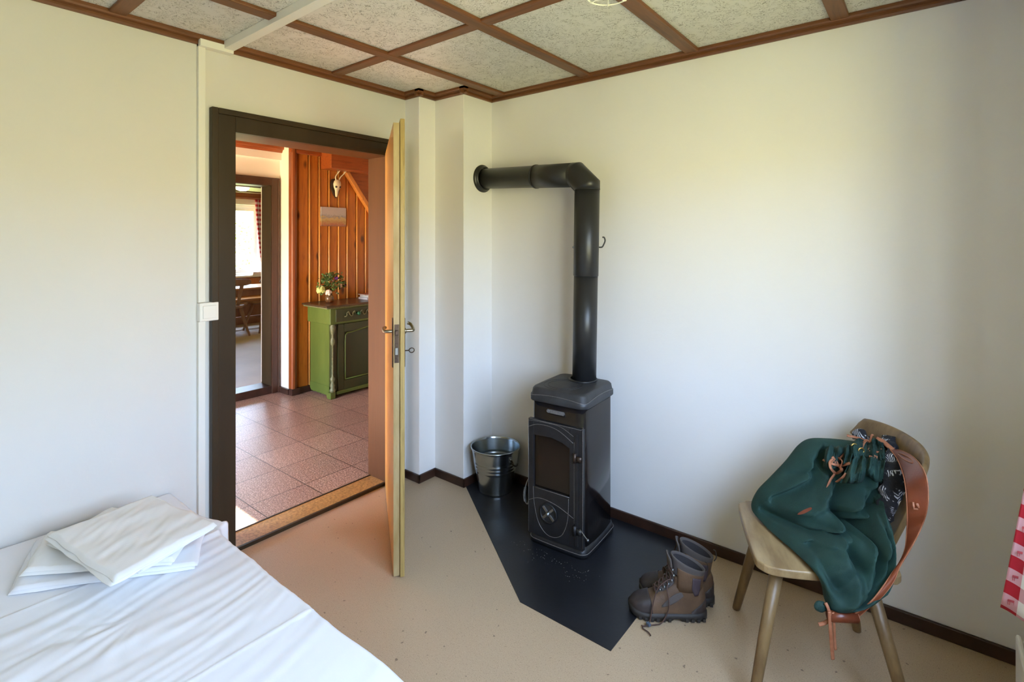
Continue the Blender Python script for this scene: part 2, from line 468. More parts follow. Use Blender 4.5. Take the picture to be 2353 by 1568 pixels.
# white cable conduit and light switch
t = thing('cable_conduit', 'white plastic cable conduit up the wall and across the ceiling', 'conduit', (XL, .97, 2.39))
bm = B(); box(bm, XL, XL + .020, .956, .986, 1.217, 2.405); obj('wall_run', bm, M_conduit, t, bevel=.002)
bm = B(); box(bm, XL, XL + .020, .956, .986, .0, 1.131); obj('wall_run', bm, M_conduit, t, bevel=.002)
bm = B(); box(bm, XL, XL + .042, .956, 1.10, 2.374, 2.406); obj('corner_run', bm, M_conduit, t, bevel=.002)
bm = B(); box(bm, XL + .030, XR, 1.058, 1.102, 2.388, 2.4245); obj('ceiling_run', bm, M_conduit, t, bevel=.002)
t = thing('light_switch', 'white square light switch on the wall beside the brown door frame', 'switch', (XL, 1.0, 1.17))
bm = B(); box(bm, XL, XL + .036, .955, 1.036, 1.132, 1.216); obj('housing', bm, M_plastic, t, bevel=.004)
bm = B(); box(bm, XL + .036, XL + .041, .968, 1.024, 1.145, 1.203); obj('rocker', bm, M_plastic, t, bevel=.002)

# ceiling lamp: opal globe in a wire cage
t = thing('ceiling_lamp', 'white globe lamp in a wire cage under the panelled ceiling', 'lamp', (-.818, 1.53, 2.425))
bm = lathe(B(), [(0, 2.425), (.055, 2.425), (.055, 2.412), (.04, 2.40), (.03, 2.375), (0, 2.375)], 32, T(-.818, 1.53, 0)); obj('lamp_base', bm, M_plastic, t, smooth=True)
bm = lathe(B(), [(.03, 2.385), (.042, 2.37), (.05, 2.34), (.046, 2.315), (.03, 2.300), (0, 2.296)], 32, T(-.818, 1.53, 0)); obj('globe', bm, plain('opal_glass', (.85, .84, .8), .2), t, smooth=True)
bm = B()
for rr_, zz in ((.070, 2.30), (.066, 2.36)):
    sweep(bm, [Vector((-.818 + rr_ * math.cos(a), 1.53 + rr_ * math.sin(a), zz)) for a in [k * math.pi / 20 for k in range(40)]], .0025, 8, closed=True)
for k in range(6):
    a = k * math.pi / 3
    sweep(bm, spline([(-.818 + q * math.cos(a), 1.53 + q * math.sin(a), z) for q, z in ((.05, 2.412), (.066, 2.38), (.070, 2.30), (.045, 2.297), (.0, 2.294))], 5), .0018, 6)
obj('wire_cage', bm, M_plastic, t, smooth=True)

# window beside the camera
def pane_mat():
    m = bpy.data.materials.new('window_glass'); m.use_nodes = True; nt = m.node_tree; nt.nodes.clear()
    o = nt.nodes.new('ShaderNodeOutputMaterial'); mx = nt.nodes.new('ShaderNodeMixShader'); tr = nt.nodes.new('ShaderNodeBsdfTransparent'); gl = nt.nodes.new('ShaderNodeBsdfGlossy')
    gl.inputs['Roughness'].default_value = .02; mx.inputs[0].default_value = .06; tr.inputs[0].default_value = (.96, .98, .97, 1)
    nt.links.new(tr.outputs[0], mx.inputs[1]); nt.links.new(gl.outputs[0], mx.inputs[2]); nt.links.new(mx.outputs[0], o.inputs[0]); return m
M_pane = pane_mat()
M_white = plain('white_window_paint', (.82, .80, .74), .4)
def window(n, label, xg, y0, y1, z0, z1, th=.06):
    t = thing('window_%d' % n, label, 'window', (xg, (y0 + y1) / 2, z0), kind='structure')
    ym = (y0 + y1) / 2
    bm = B(); f = .05
    box(bm, xg, xg + th, y0, y0 + f, z0, z1); box(bm, xg, xg + th, y1 - f, y1, z0, z1); box(bm, xg, xg + th, y0 + f, y1 - f, z0, z0 + f); box(bm, xg, xg + th, y0 + f, y1 - f, z1 - f, z1)
    box(bm, xg, xg + th, ym - .03, ym + .03, z0 + f, z1 - f)
    obj('window_frame', bm, M_white, t, bevel=.004)
    for a, c in ((y0 + f, ym - .03), (ym + .03, y1 - f)):
        bm = B(); s = .055
        box(bm, xg - .01, xg + th - .02, a, a + s, z0 + f, z1 - f); box(bm, xg - .01, xg + th - .02, c - s, c, z0 + f, z1 - f)
        box(bm, xg - .01, xg + th - .02, a + s, c - s, z0 + f, z0 + f + s); box(bm, xg - .01, xg + th - .02, a + s, c - s, z1 - f - s, z1 - f)
        sash = obj('casement', bm, M_white, t, bevel=.004)
        bm = B(); box(bm, xg + .02, xg + .024, a + s, c - s, z0 + f + s, z1 - f - s); obj('pane', bm, M_pane, sash)
window(1, 'white casement window of the bedroom', .42, WY0, WY1, WZ0, WZ1)
bm = B(); box(bm, XR - .03, .42, WY0 - .0, WY1 + .0, WZ0 - .03, WZ0 + .001); struct('sill_1', bm, M_white, 'white window sill', bevel=.004)

# ------------------------------------------------------------------ the hall beyond the doorway
HC = 2.44
bm = B(); box(bm, -5.03, -2.61, -.85, 4.6, -.12, -.0005); struct('floor_hall', bm, M_tiles, 'reddish terrazzo tile floor of the hall')
bm = B()
box(bm, -5.2, -5.03, -.85, 1.60, 0, HC); box(bm, -5.2, -5.03, 2.533, 2.61, 0, HC); box(bm, -5.2, -5.03, 1.60, 2.533, 2.045, HC)
box(bm, -5.03, -4.995, -.85, 2.61, 2.29, HC)
box(bm, -5.2, -4.845, 2.61, 4.6, 0, HC)
struct('wall_hall', bm, M_hallwall, 'white hall wall around the far doorway')
bm = B(); box(bm, -5.03, -2.755, 4.4, 4.6, 0, HC); struct('wall_hall_end', bm, M_hallwall)
bm = B(); box(bm, -5.03, -4.75, -1.0, -.85, 0, HC); box(bm, -3.05, -2.755, -1.0, -.85, 0, HC); box(bm, -4.75, -3.05, -1.0, -.85, 2.06, HC)
struct('wall_hall_entrance', bm, M_hallwall)
bm = B(); box(bm, -2.755, -2.748, YB, 1.098, 0, HC); box(bm, -2.755, -2.748, 2.033, 4.5, 0, HC); struct('wall_hall_near', bm, M_hallwall)
bm = B(); box(bm, -5.2, -2.755, -1.0, 4.6, HC, HC + .1); struct('ceiling_hall', bm, M_pine_d, 'varnished pine ceiling of the hall')
bm = B(); prism(bm, [(-5.0, 2.36), (-4.985, 2.36), (-4.97, 2.385), (-4.95, 2.39), (-4.94, HC), (-5.0, HC)], -.85, 2.62, 'y'); struct('trim_21', bm, M_pine_d, 'red pine crown strip in the hall')
# board panelling with bevelled joints
bm = B()
y = 2.667; seams = [2.667, 2.785, 2.893, 3.002, 3.112, 3.216, 3.336, 3.446, 3.556, 3.666, 3.776, 3.886, 3.996, 4.106, 4.216, 4.326, 4.4]
prof = []
for a, c in zip(seams, seams[1:]):
    prof += [(-4.842, a), (-4.842, a + .008), (-4.815, a + .024), (-4.812, c - .004), (-4.820, c)]
poly = prof + [(-4.846, 4.4), (-4.846, 2.667)]
prism(bm, poly, .06, 2.40, 'z'); wp = struct('wall_panelled', bm, M_panel, 'knotty orange pine board panelling of the hall')
for a in seams[1:-1]:  # added beads whose pale colour stands for light caught on the board edges
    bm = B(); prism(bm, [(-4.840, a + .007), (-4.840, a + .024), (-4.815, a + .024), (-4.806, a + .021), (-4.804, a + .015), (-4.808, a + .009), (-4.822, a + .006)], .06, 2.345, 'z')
    obj('highlight_bead', bm, M_bead_lit, wp, smooth='auto', label='rounded wooden bead with the edge highlight in its pale colour')
bm = B(); prism(bm, [(-4.85, 2.604), (-4.80, 2.604), (-4.785, 2.612), (-4.782, 2.63), (-4.790, 2.650), (-4.805, 2.667), (-4.85, 2.667)], .055, 2.40, 'z'); struct('trim_22', bm, M_pine_z, 'reddish corner post of the panelling')
bm = B(); box(bm, -4.84, -4.79, 2.60, 4.4, 2.345, 2.40); struct('trim_23', bm, M_pine_d, 'red pine strip above the panelling', bevel=.005)
bm = B(); box(bm, -4.84, -4.795, 2.667, 4.4, 0, .058); box(bm, -4.84, -4.778, 2.598, 2.68, 0, .062); box(bm, -5.03, -4.84, 2.588, 2.612, 0, .055)
struct('baseboard_hall', bm, M_base, 'dark skirting under the pine panelling', bevel=.003)
# staircase soffit: box beam, sloping stringer and boarding above it
t = thing('staircase', 'sloping pine staircase underside above the green cabinet', 'staircase', (-4.5, 3.4, 2.0), kind='structure')
bm = B(); box(bm, -4.815, -4.62, 2.92, 4.4, 2.215, HC); obj('beam_casing', bm, M_pine_d, t, bevel=.006)
bm = B(); prism(bm, [(3.175, 2.215), (3.225, 2.215), (3.60, 1.72), (4.4, .68), (4.4, .60), (3.57, 1.69)], -4.81, -4.755, 'x'); obj('stringer', bm, M_stringer, t, bevel=.004)
bm = B(); prism(bm, [(3.225, 2.215), (4.4, 2.215), (4.4, .68), (3.60, 1.72)], -4.808, -4.775, 'x'); obj('side_boarding', bm, M_pine_d, t)
# far doorway
t = thing('door_2', 'far doorway in a dark brown painted frame', 'doorway', (-5.03, 2.1, 0), kind='structure')
bm = B(); box(bm, -5.03, -5.008, 2.522, 2.588, 0, 2.098); box(bm, -5.03, -5.008, 1.54, 1.605, 0, 2.098); box(bm, -5.03, -5.008, 1.605, 2.522, 2.035, 2.098)
box(bm, -5.03, -5.0, 2.578, 2.594, 0, 2.106); box(bm, -5.03, -5.0, 1.53, 2.594, 2.094, 2.108)
obj('architrave', bm, M_frame2, t, bevel=.003)
bm = B(); box(bm, -5.21, -5.025, 2.515, 2.534, 0, 2.045); box(bm, -5.21, -5.025, 1.60, 1.619, 0, 2.045); box(bm, -5.21, -5.025, 1.619, 2.515, 2.03, 2.045)
obj('jamb_lining', bm, M_frame, t, bevel=.003)
bm = B(); box(bm, -5.215, -5.015, 1.6, 2.53, 0, .074); obj('threshold', bm, M_base, t, bevel=.004)
# green painted cabinet
M_green = plain('green_paint', (.110, .150, .026), .42, c2=(.075, .110, .018), vscale=5, vec=(1, 1, .25), bmp=.25, bscale=60)
M_greend = plain('dark_green_paint', (.030, .042, .009), .38, c2=(.042, .045, .012), vscale=7, vec=(2, 2, .3), bmp=.25, bscale=60)
M_carve = plain('worn_carving', (.20, .21, .10), .5, c2=(.10, .10, .04), vscale=90, bmp=.4)
M_top = plain('cabinet_top_wood', (.085, .045, .018), .28, c2=(.05, .026, .012), vscale=12, vec=(1, .15, 1))
CXf, CYs, CXb, CYe = -4.39, 2.762, -4.775, 3.75
t = thing('green_cabinet', 'antique green painted cabinet with carved corner column in the hall', 'cabinet', ((CXf + CXb) / 2, 3.25, 0))
bm = B(); box(bm, CXb, CXf - .03, CYs + .025, CYe - .025, .05, .74); obj('body', bm, M_green, t, bevel=.004)
# scalloped side skirt
bm = B(); sk = [(CXb, .05), (CXb, .11), (CXf - .03, .11), (CXf - .03, .0), (CXf - .09, .0)]
for k in range(9):
    xx = CXf - .09 - k * .033; sk += [(xx - .012, .028), (xx - .03, .018 + .004 * (k % 2))]
prism(bm, sk[:5] + [(a, b_) for a, b_ in sk[5:] if a > CXb + .005], CYs + .022, CYs + .045, 'y'); obj('side_skirt', bm, M_green, t)
bm = B(); box(bm, CXb - .01, CXf + .005, CYs, CYe, .70, .855); obj('drawer_case', bm, M_green, t, bevel=.006)
bm = B(); box(bm, CXb - .015, CXf + .035, CYs - .06, CYe + .04, .868, .886); obj('worktop', bm, M_top, t, bevel=.006, label='dark brown worn wooden top')
bm = B(); box(bm, CXb - .012, CXf + .022, CYs - .045, CYe + .025, .853, .869); obj('top_moulding', bm, M_carve, t, bevel=.006)
bm = B(); box(bm, CXf + .004, CXf + .014, CYs + .055, CYe - .055, .722, .842); dr = obj('drawer', bm, M_greend, t, bevel=.004)
bm = lathe(B(), [(0, 0), (.012, 0), (.009, .012), (.017, .022), (.018, .03), (.010, .037), (0, .038)], 20, T(CXf + .014, 3.055, .785) @ T(ry=math.pi / 2))
obj('knob', bm, plain('green_glass', (.02, .12, .05), .15), dr, smooth=True, label='dark green round knob')
for s in (-1, 1):
    bm = B()
    for k in range(5):
        sweep(bm, spline([(CXf + .014, 3.055 + s * (.03 + k * .022), .785 + .022 * math.sin(k * 2)), (CXf + .026, 3.055 + s * (.042 + k * .022), .785 + .026 * math.cos(k * 2.1)), (CXf + .014, 3.055 + s * (.058 + k * .022), .785 - .02 * math.sin(k * 2))], 4), .0055, 6)
    obj('carved_ornament', bm, M_carve, dr, smooth=True)
bm = B(); box(bm, CXf - .03, CXf - .018, CYs + .09, CYe - .06, .055, .70); dd = obj('cabinet_door', bm, M_greend, t, bevel=.003)
bm = B()
for a in ((CYs + .09, CYs + .155, .06, .695), (3.38, 3.43, .06, .695)): box(bm, CXf - .02, CXf - .006, a[0], a[1], a[2], a[3])
for a in ((.06, .15), (.615, .695)): box(bm, CXf - .02, CXf - .006, CYs + .155, 3.38, a[0], a[1])
obj('door_rails', bm, M_greend, dd, bevel=.005)
bm = B(); sweep(bm, spline([(CXf - .008, CYs + .17, .16), (CXf - .008, CYs + .17, .54), (CXf - .008, CYs + .185, .59), (CXf - .008, CYs + .24, .605), (CXf - .008, 3.37, .605), (CXf - .008, 3.37, .16)], 4) , .006, 8); sweep(bm, [(CXf - .008, CYs + .17, .16), (CXf - .008, 3.37, .16)], .006, 8)
obj('panel_moulding', bm, M_green, dd, smooth=True)
bm = B(); box(bm, CXf - .03, CXf + .006, CYs + .07, CYe - .02, .03, .062); obj('plinth_rail', bm, M_green, t, bevel=.006)
# carved corner column
cx_, cy_ = CXf - .012, CYs + .035
bm = B(); box(bm, CXf - .05, CXf + .008, CYs + .0, CYs + .055, 0, .062); obj('corner_foot', bm, M_green, t, bevel=.005)
prof = [(0, .06), (.026, .062), (.028, .085), (.018, .10), (.024, .125), (.012, .15), (.021, .175), (.024, .19), (.011, .205), (.0095, .22), (.0095, .50), (.016, .51), (.021, .53), (.021, .55), (.011, .575), (.010, .60), (.018, .625), (.024, .65), (.026, .68), (.016, .69), (.026, .70), (0, .702)]
bm = lathe(B(), prof, 14, T(cx_, cy_, 0)); obj('carved_column', bm, M_carve, t, smooth=True)
bm = B(); box(bm, CXf - .05, CXf - .02, CYs + .022, CYs + .09, .06, .71); obj('corner_stile', bm, M_greend, t, bevel=.003)

# flower vase
vx, vy = -4.62, 2.90
t = thing('flower_vase', 'small glass vase with mixed garden flowers on the green cabinet', 'vase', (vx, vy, .886))
M_vase = plain('amber_glass', (.42, .22, .09), .1); M_vase.node_tree.nodes['Principled BSDF'].inputs['Transmission Weight'].default_value = .6
bm = lathe(B(), [(0, .886), (.028, .886), (.040, .90), (.043, .925), (.036, .95), (.026, .965), (.030, .975), (.026, .975), (.022, .965), (0, .93)], 24, T(vx, vy, 0)); obj('vase_body', bm, M_vase, t, smooth=True)
M_leaf = plain('leaf_green', (.11, .19, .035), .5, c2=(.05, .10, .02), vscale=40)
bm = B(); rng = random.Random(3)
stem_tips = []
for k in range(34):
    a = rng.uniform(0, 2 * math.pi); rr_ = rng.uniform(.03, .13); h = rng.uniform(.08, .235) - rr_ * .3
    tip = Vector((vx + .6 * rr_ * math.cos(a), vy + .02 + rr_ * math.sin(a) * 1.1, .955 + h)); stem_tips.append(tip)
    sweep(bm, spline([(vx, vy, .95), ((vx + tip.x) / 2, (vy + tip.y) / 2 - .005, .97 + h * .6), tip], 4), .0016, 5)
obj('stems', bm, M_leaf, t, smooth=True)
bm = B()
for tip in stem_tips * 9:
    c0 = tip + Vector((rng.uniform(-.03, .03), rng.uniform(-.035, .035), rng.uniform(-.05, .02)))
    d1 = Vector((rng.uniform(-1, 1), rng.uniform(-1, 1), rng.uniform(-.4, .8))).normalized(); sd = d1.orthogonal().normalized(); L = rng.uniform(.018, .040); w = L * .32
    nn = d1.cross(sd) * .004
    vs = [bm.verts.new(q) for q in (c0, c0 + d1 * L * .45 + sd * w + nn, c0 + d1 * L, c0 + d1 * L * .45 - sd * w + nn, c0 + d1 * L * .5 - nn)]
    bm.faces.new((vs[0], vs[1], vs[4])); bm.faces.new((vs[1], vs[2], vs[4])); bm.faces.new((vs[2], vs[3], vs[4])); bm.faces.new((vs[3], vs[0], vs[4]))
o = obj('leaves', bm, M_leaf, t); o['kind'] = 'stuff'
def flower(name, c, r, colr, petals, lab):
    bm = B(); r_ = random.Random(int(r * 1e4) + petals)
    ball(bm, c, r * .62, 12)
    for k in range(petals):
        d1 = Vector((r_.uniform(-1, 1), r_.uniform(-1, 1), r_.uniform(-.5, 1))).normalized()
        ball(bm, c + d1 * r * .68, r * .36, 6)
    obj(name, bm, plain('petal_' + name + str(petals), colr, .6), t, smooth=True, label=lab)
flower('flower_head', Vector((-4.60, 2.795, 1.015)), .043, (.62, .68, .22), 60, 'yellow green hydrangea head')
flower('flower_head', Vector((-4.565, 2.855, .985)), .034, (.85, .74, .66), 40, 'pale pink rounded flower')
flower('flower_head', Vector((-4.60, 2.965, 1.12)), .020, (.22, .05, .36), 22, 'purple flower')
flower('flower_head', Vector((-4.60, 2.925, 1.10)), .014, (.60, .22, .25), 16, 'pink flower')
flower('flower_head', Vector((-4.60, 3.015, 1.04)), .023, (.66, .50, .33), 26, 'peach flower')
flower('flower_head', Vector((-4.60, 3.065, 1.045)), .012, (.26, .06, .42), 14, 'small violet flower')
flower('flower_head', Vector((-4.57, 2.955, .975)), .013, (.85, .80, .55), 12, 'small cream flower')
flower('flower_head', Vector((-4.60, 2.87, 1.155)), .011, (.70, .55, .38), 12, 'small beige flower')
# books on the cabinet
def book(x0, x1, y0, y1, z0, z1, col, lab, rz):
    t = thing('book', lab, 'book', ((x0 + x1) / 2, (y0 + y1) / 2, z0), R(rz), 'books lying on the green cabinet')
    hx, hy, h = (x1 - x0) / 2, (y1 - y0) / 2, z1 - z0
    cm = plain('cover_' + str(round(z0, 3)), col, .4)
    bm = B(); box(bm, -hx, hx, -hy, hy, 0, .002); box(bm, -hx, hx, -hy, hy, h - .002, h); box(bm, -hx, hx, hy - .002, hy, .002, h - .002); obj('cover', bm, cm, t, local=True)
    bm = B(); box(bm, -hx + .003, hx - .003, -hy + .003, hy - .002, .002, h - .002); obj('pages', bm, plain('paper_' + str(round(z0, 3)), (.8, .78, .72), .7), t, local=True)
book(-4.66, -4.50, 3.26, 3.49, .886, .906, (.35, .38, .42), 'grey covered book, lowest of the pile on the green cabinet', 0)
book(-4.65, -4.49, 3.27, 3.50, .9065, .931, (.75, .75, .74), 'thick white book, middle of the pile on the green cabinet', 4)
book(-4.64, -4.50, 3.24, 3.46, .9315, .942, (.42, .16, .09), 'thin reddish book, topmost of the pile on the green cabinet', -6)
# canvas picture and roe deer skull on the panelling
t = thing('canvas_picture', 'small unframed landscape canvas hung on the pine panelling', 'picture', (-4.80, 3.06, 1.64))
def mat_canvas():
    m, nt, b = principled('landscape_print'); setc(b, (.5, .5, .5), .6)
    tc = nt.nodes.new('ShaderNodeTexCoord'); sp = nt.nodes.new('ShaderNodeSeparateXYZ'); nt.links.new(tc.outputs['Object'], sp.inputs[0])
    mp = nt.nodes.new('ShaderNodeMapRange'); mp.inputs[1].default_value = 0; mp.inputs[2].default_value = .195; nt.links.new(sp.outputs['Z'], mp.inputs[0])
    v = coords(nt, (1, 1, 2.2)); f = noise_n(nt, v, 22, 5, .7, 1.0)
    ad = nt.nodes.new('ShaderNodeMath'); ad.operation = 'MULTIPLY_ADD'; nt.links.new(f, ad.inputs[0]); ad.inputs[1].default_value = .75; nt.links.new(mp.outputs[0], ad.inputs[2])
    c = ramp(nt, ad.outputs[0], [(.36, (.22, .13, .12)), (.50, (.40, .15, .09)), (.64, (.42, .30, .12)), (.80, (.50, .38, .20)), (.90, (.24, .25, .29)), (1.0, (.44, .41, .43))])
    nt.links.new(c, b.inputs['Base Color']); return m
bm = B(); box(bm, -4.812, -4.792, 2.915, 3.205, 1.643, 1.838); o = obj('canvas', bm, mat_canvas(), t, bevel=.002)
t = thing('deer_skull', 'white deer skull with antlers mounted on the pine panelling', 'trophy', (-4.80, 3.09, 1.95))
M_bone = plain('bone', (.78, .70, .52), .55, var=.15, vscale=40)
bm = B(); prism(bm, [(3.03, 2.10), (3.045, 2.13), (3.09, 2.14), (3.13, 2.12), (3.14, 2.05), (3.12, 1.97), (3.09, 1.935), (3.065, 1.96), (3.03, 2.04)], -4.814, -4.800, 'x'); obj('shield', bm, M_base, t, bevel=.003)
bm = lathe(B(), [(0, -.10), (.011, -.098), (.017, -.07), (.020, -.035), (.036, .0), (.042, .03), (.036, .06), (.018, .08), (0, .085)], 16, T(-4.775, 3.085, 2.045, rx=R(-4)) @ Matrix.Diagonal((.7, 1, 1, 1)))
sk = obj('skull', bm, M_bone, t, smooth=True)
for s in (-1, 1): obj('eye_socket', ball(B(), Vector((-4.756, 3.085 + s * .022, 2.048)), .011, 10), M_black, sk, smooth=True)
for s, lean in ((-1, .012), (1, .055)):
    bm = B(); y0 = 3.09 + s * .016
    sweep(bm, spline([(-4.775, y0, 2.115), (-4.765, y0 + s * .012, 2.15), (-4.76, y0 + lean, 2.20), (-4.77, y0 + lean + .006, 2.255), (-4.775, y0 + lean - s * .004, 2.275)], 6), [.0065 - .004 * k / 24 for k in range(25)], 8)
    sweep(bm, [(-4.76, y0 + lean * .8, 2.185), (-4.735, y0 + lean + .006, 2.215)], .004, 6)
    obj('antler', bm, M_bone, t, smooth=True)

# ------------------------------------------------------------------ far dining room
RX, RZ, RC = -9.5, .07, 2.335
bm = B(); box(bm, RX, -5.02, 1.0, 6.2, -.1, RZ); struct('floor_dining', bm, plain('dining_floor', (.58, .45, .31), .5, var=.12, vscale=3), 'pale floor of the far dining room')
bm = B(); DY0, DY1, DZ0, DZ1 = 3.15, 4.60, .87, 2.13
box(bm, RX - .25, RX, 1.0, DY0, 0, RC); box(bm, RX - .25, RX, DY1, 6.2, 0, RC); box(bm, RX - .25, RX, DY0, DY1, 0, DZ0); box(bm, RX - .25, RX, DY0, DY1, DZ1, RC)
struct('wall_dining_far', bm, M_hallwall)
bm = B(); box(bm, RX, -5.2, 6.0, 6.2, 0, RC); box(bm, RX, -5.2, .85, 1.0, 0, RC); box(bm, -5.26, -5.2, 1.0, 1.60, 0, RC); box(bm, -5.26, -5.2, 2.534, 6.2, 0, RC); box(bm, -5.26, -5.2, 1.6, 2.534, 2.045, RC)
struct('wall_dining_side', bm, M_hallwall)
bm = B(); box(bm, RX, -5.2, 1.0, 6.2, RC, RC + .1); struct('ceiling_dining', bm, plain('dining_ceiling', (.62, .55, .38), .5), 'cream ceiling of the dining room')
k = 31
for xc in (-9.1, -8.2, -7.3, -6.4):
    bm = B(); box(bm, xc - .04, xc + .04, 1.0, 6.0, RC - .02, RC); struct('trim_%d' % k, bm, M_trimy); k += 1
bm = B(); box(bm, RX, RX + .05, 1.0, 6.0, RC - .085, RC); struct('trim_%d' % k, bm, M_pine_d, 'red pine pelmet over the dining room window')
window(2, 'bright white window of the far dining room', RX - .16, DY0, DY1, DZ0, DZ1)
bm = B(); box(bm, RX - .16, RX + .06, DY0 - .05, DY1 + .05, DZ0 - .03, DZ0 + .002); struct('sill_2', bm, M_white, 'white sill of the dining room window', bevel=.004)
bm = B(); box(bm, RX, RX + .02, 1.0, 6.0, RZ, .835); struct('wall_wainscot', bm, M_panel, 'orange pine wainscot under the dining room window')

def mat_gingham(name, sq, off=.0, rot=0, deer=False, uv='UV'):
    m, nt, b = principled(name); setc(b, (.8, .8, .8), .85)
    tc = nt.nodes.new('ShaderNodeTexCoord'); sp = nt.nodes.new('ShaderNodeSeparateXYZ'); nt.links.new(tc.outputs['UV'], sp.inputs[0])
    def stripe(s):
        mu = nt.nodes.new('ShaderNodeMath'); mu.operation = 'MULTIPLY'; nt.links.new(s, mu.inputs[0]); mu.inputs[1].default_value = .5 / sq
        fr = nt.nodes.new('ShaderNodeMath'); fr.operation = 'FRACT'; nt.links.new(mu.outputs[0], fr.inputs[0])
        lt = nt.nodes.new('ShaderNodeMath'); lt.operation = 'LESS_THAN'; nt.links.new(fr.outputs[0], lt.inputs[0]); lt.inputs[1].default_value = .5
        return lt.outputs[0], fr.outputs[0]
    a, fa = stripe(sp.outputs['X']); c, fc = stripe(sp.outputs['Y'])
    ad = nt.nodes.new('ShaderNodeMath'); ad.operation = 'ADD'; nt.links.new(a, ad.inputs[0]); nt.links.new(c, ad.inputs[1])
    dv = nt.nodes.new('ShaderNodeMath'); dv.operation = 'MULTIPLY'; nt.links.new(ad.outputs[0], dv.inputs[0]); dv.inputs[1].default_value = .5
    r = ramp(nt, dv.outputs[0], [(0.0, (.78, .76, .74)), (.5, (.62, .33, .37)), (1.0, (.42, .008, .022))])
    nt.links.new(r, b.inputs['Base Color'])
    b.inputs['Subsurface Weight'].default_value = 0
    return m
def cloth_uv(name, P0, mat, parent, th=.0012):
    """rows of points -> thick cloth with a UV map in metres"""
    nr, nc = len(P0), len(P0[0]); bm = B(); uvl = bm.loops.layers.uv.new('UVMap')
    vs = [[bm.verts.new(p) for p in row] for row in P0]
    U = [[0.0] * nc for _ in range(nr)]; V = [[0.0] * nc for _ in range(nr)]
    for i in range(nr):
        for j in range(nc):
            if j: U[i][j] = U[i][j - 1] + (P0[nr - 1][j] - P0[nr - 1][j - 1]).length
            if i: V[i][j] = V[i - 1][j] + (P0[i][j] - P0[i - 1][j]).length
    for i in range(nr - 1):
        for j in range(nc - 1):
            f = bm.faces.new((vs[i][j], vs[i][j + 1], vs[i + 1][j + 1], vs[i + 1][j])); f.smooth = True
            for l, (p, q) in zip(f.loops, ((i, j), (i, j + 1), (i + 1, j + 1), (i + 1, j))): l[uvl].uv = (U[p][q], V[p][q])
    o = obj(name, bm, mat, parent)
    so = o.modifiers.new('thickness', 'SOLIDIFY'); so.thickness = th; so.offset = 0
    return o
# red checked curtain at the far window
t = thing('curtain', 'red and white checked curtain at the far dining room window', 'curtain', (RX + .07, 4.6, 2.2))
rows = []
for i in range(40):
    z = 2.225 - 1.31 * i / 39; q = i / 39.0
    y0 = 4.43 + .12 * q ** 1.3
    rows.append([Vector((RX + .075 + .025 * math.sin(j * .75 + q), y0 + (5.0 - y0) * j / 40.0, z)) for j in range(41)])
cloth_uv('cloth', rows, mat_gingham('red_gingham_far', .042), t)
bm = B(); sweep(bm, [(RX + .08, 3.0, 2.232), (RX + .08, 5.1, 2.232)], .01, 8); obj('rod', bm, M_pine_d, t, smooth=True)
M_oak = plain('golden_oak', (.60, .30, .09), .35, c2=(.45, .19, .05), vscale=7, vec=(1, .2, 1))
M_oakd = plain('brown_oak', (.33, .15, .06), .42, c2=(.22, .09, .035), vscale=7, vec=(1, 1, .2))
t = thing('corner_bench', 'orange pine bench along the dining room window wall', 'bench', (-9.3, 3.9, RZ))
bm = B(); box(bm, -9.475, -9.05, 2.6, 5.2, .46, .50); obj('seat', bm, M_oak, t, bevel=.005)
bm = B(); box(bm, -9.12, -9.09, 2.6, 5.2, RZ, .46); obj('front_panel', bm, M_oakd, t)
bm = B(); box(bm, -9.475, -9.45, 2.6, 5.2, .50, .82); obj('backrest', bm, M_panel, t, bevel=.005)
t = thing('dining_table', 'golden wooden dining table in the far room', 'table', (-8.75, 4.1, RZ))
bm = B(); box(bm, -9.0, -8.35, 3.2, 4.50, .72, .75); obj('tabletop', bm, M_oak, t, bevel=.006)
bm = B(); box(bm, -8.94, -8.41, 3.28, 4.42, .62, .72); obj('apron', bm, M_oakd, t)
for x_, y_ in ((-8.92, 3.3), (-8.44, 3.3), (-8.92, 4.4), (-8.44, 4.4)):
    bm = B(); box(bm, x_ - .03, x_ + .03, y_ - .03, y_ + .03, RZ, .62); obj('leg', bm, M_oakd, t, bevel=.005)
bm = B(); box(bm, -8.70, -8.66, 3.3, 4.4, .22, .26); obj('foot_rail', bm, M_oakd, t)
t = thing('napkin_stack', 'white folded cloth stack on the dining room sill', 'cloth', (-9.46, 4.5, DZ0))
bm = B()
for k in range(3): box(bm, -9.53, -9.445, 4.40 + k * .005, 4.60, DZ0 + .003 + k * .018, DZ0 + .02 + k * .018)
obj('cloth_layers', bm, M_hallwall, t, bevel=.004)
t = thing('cup', 'small white cup on the golden dining table', 'cup', (-8.6, 4.33, .75))
bm = lathe(B(), [(0, .751), (.025, .751), (.04, .80), (.036, .80), (.022, .757), (0, .757)], 20, T(-8.6, 4.33, 0)); obj('cup_body', bm, M_hallwall, t, smooth=True)
bm = sweep(B(), spline([(-8.6, 4.368, .79), (-8.6, 4.395, .785), (-8.6, 4.39, .765), (-8.6, 4.36, .765)], 4), .003, 6); obj('handle', bm, M_hallwall, t, smooth=True)
t = thing('dining_lamp', 'small round lamp glowing on the dining room ceiling', 'lamp', (-8.32, 3.72, RC))
def emis(name, c, s):
    m, nt, b = principled(name); b.inputs['Emission Color'].default_value = (*c, 1); b.inputs['Emission Strength'].default_value = s; return m
bm = lathe(B(), [(0, RC), (.11, RC), (.11, RC - .02), (.10, RC - .02), (0, RC - .02)], 28, T(-8.32, 3.72, 0)); obj('lamp_base', bm, M_white, t, smooth=True)
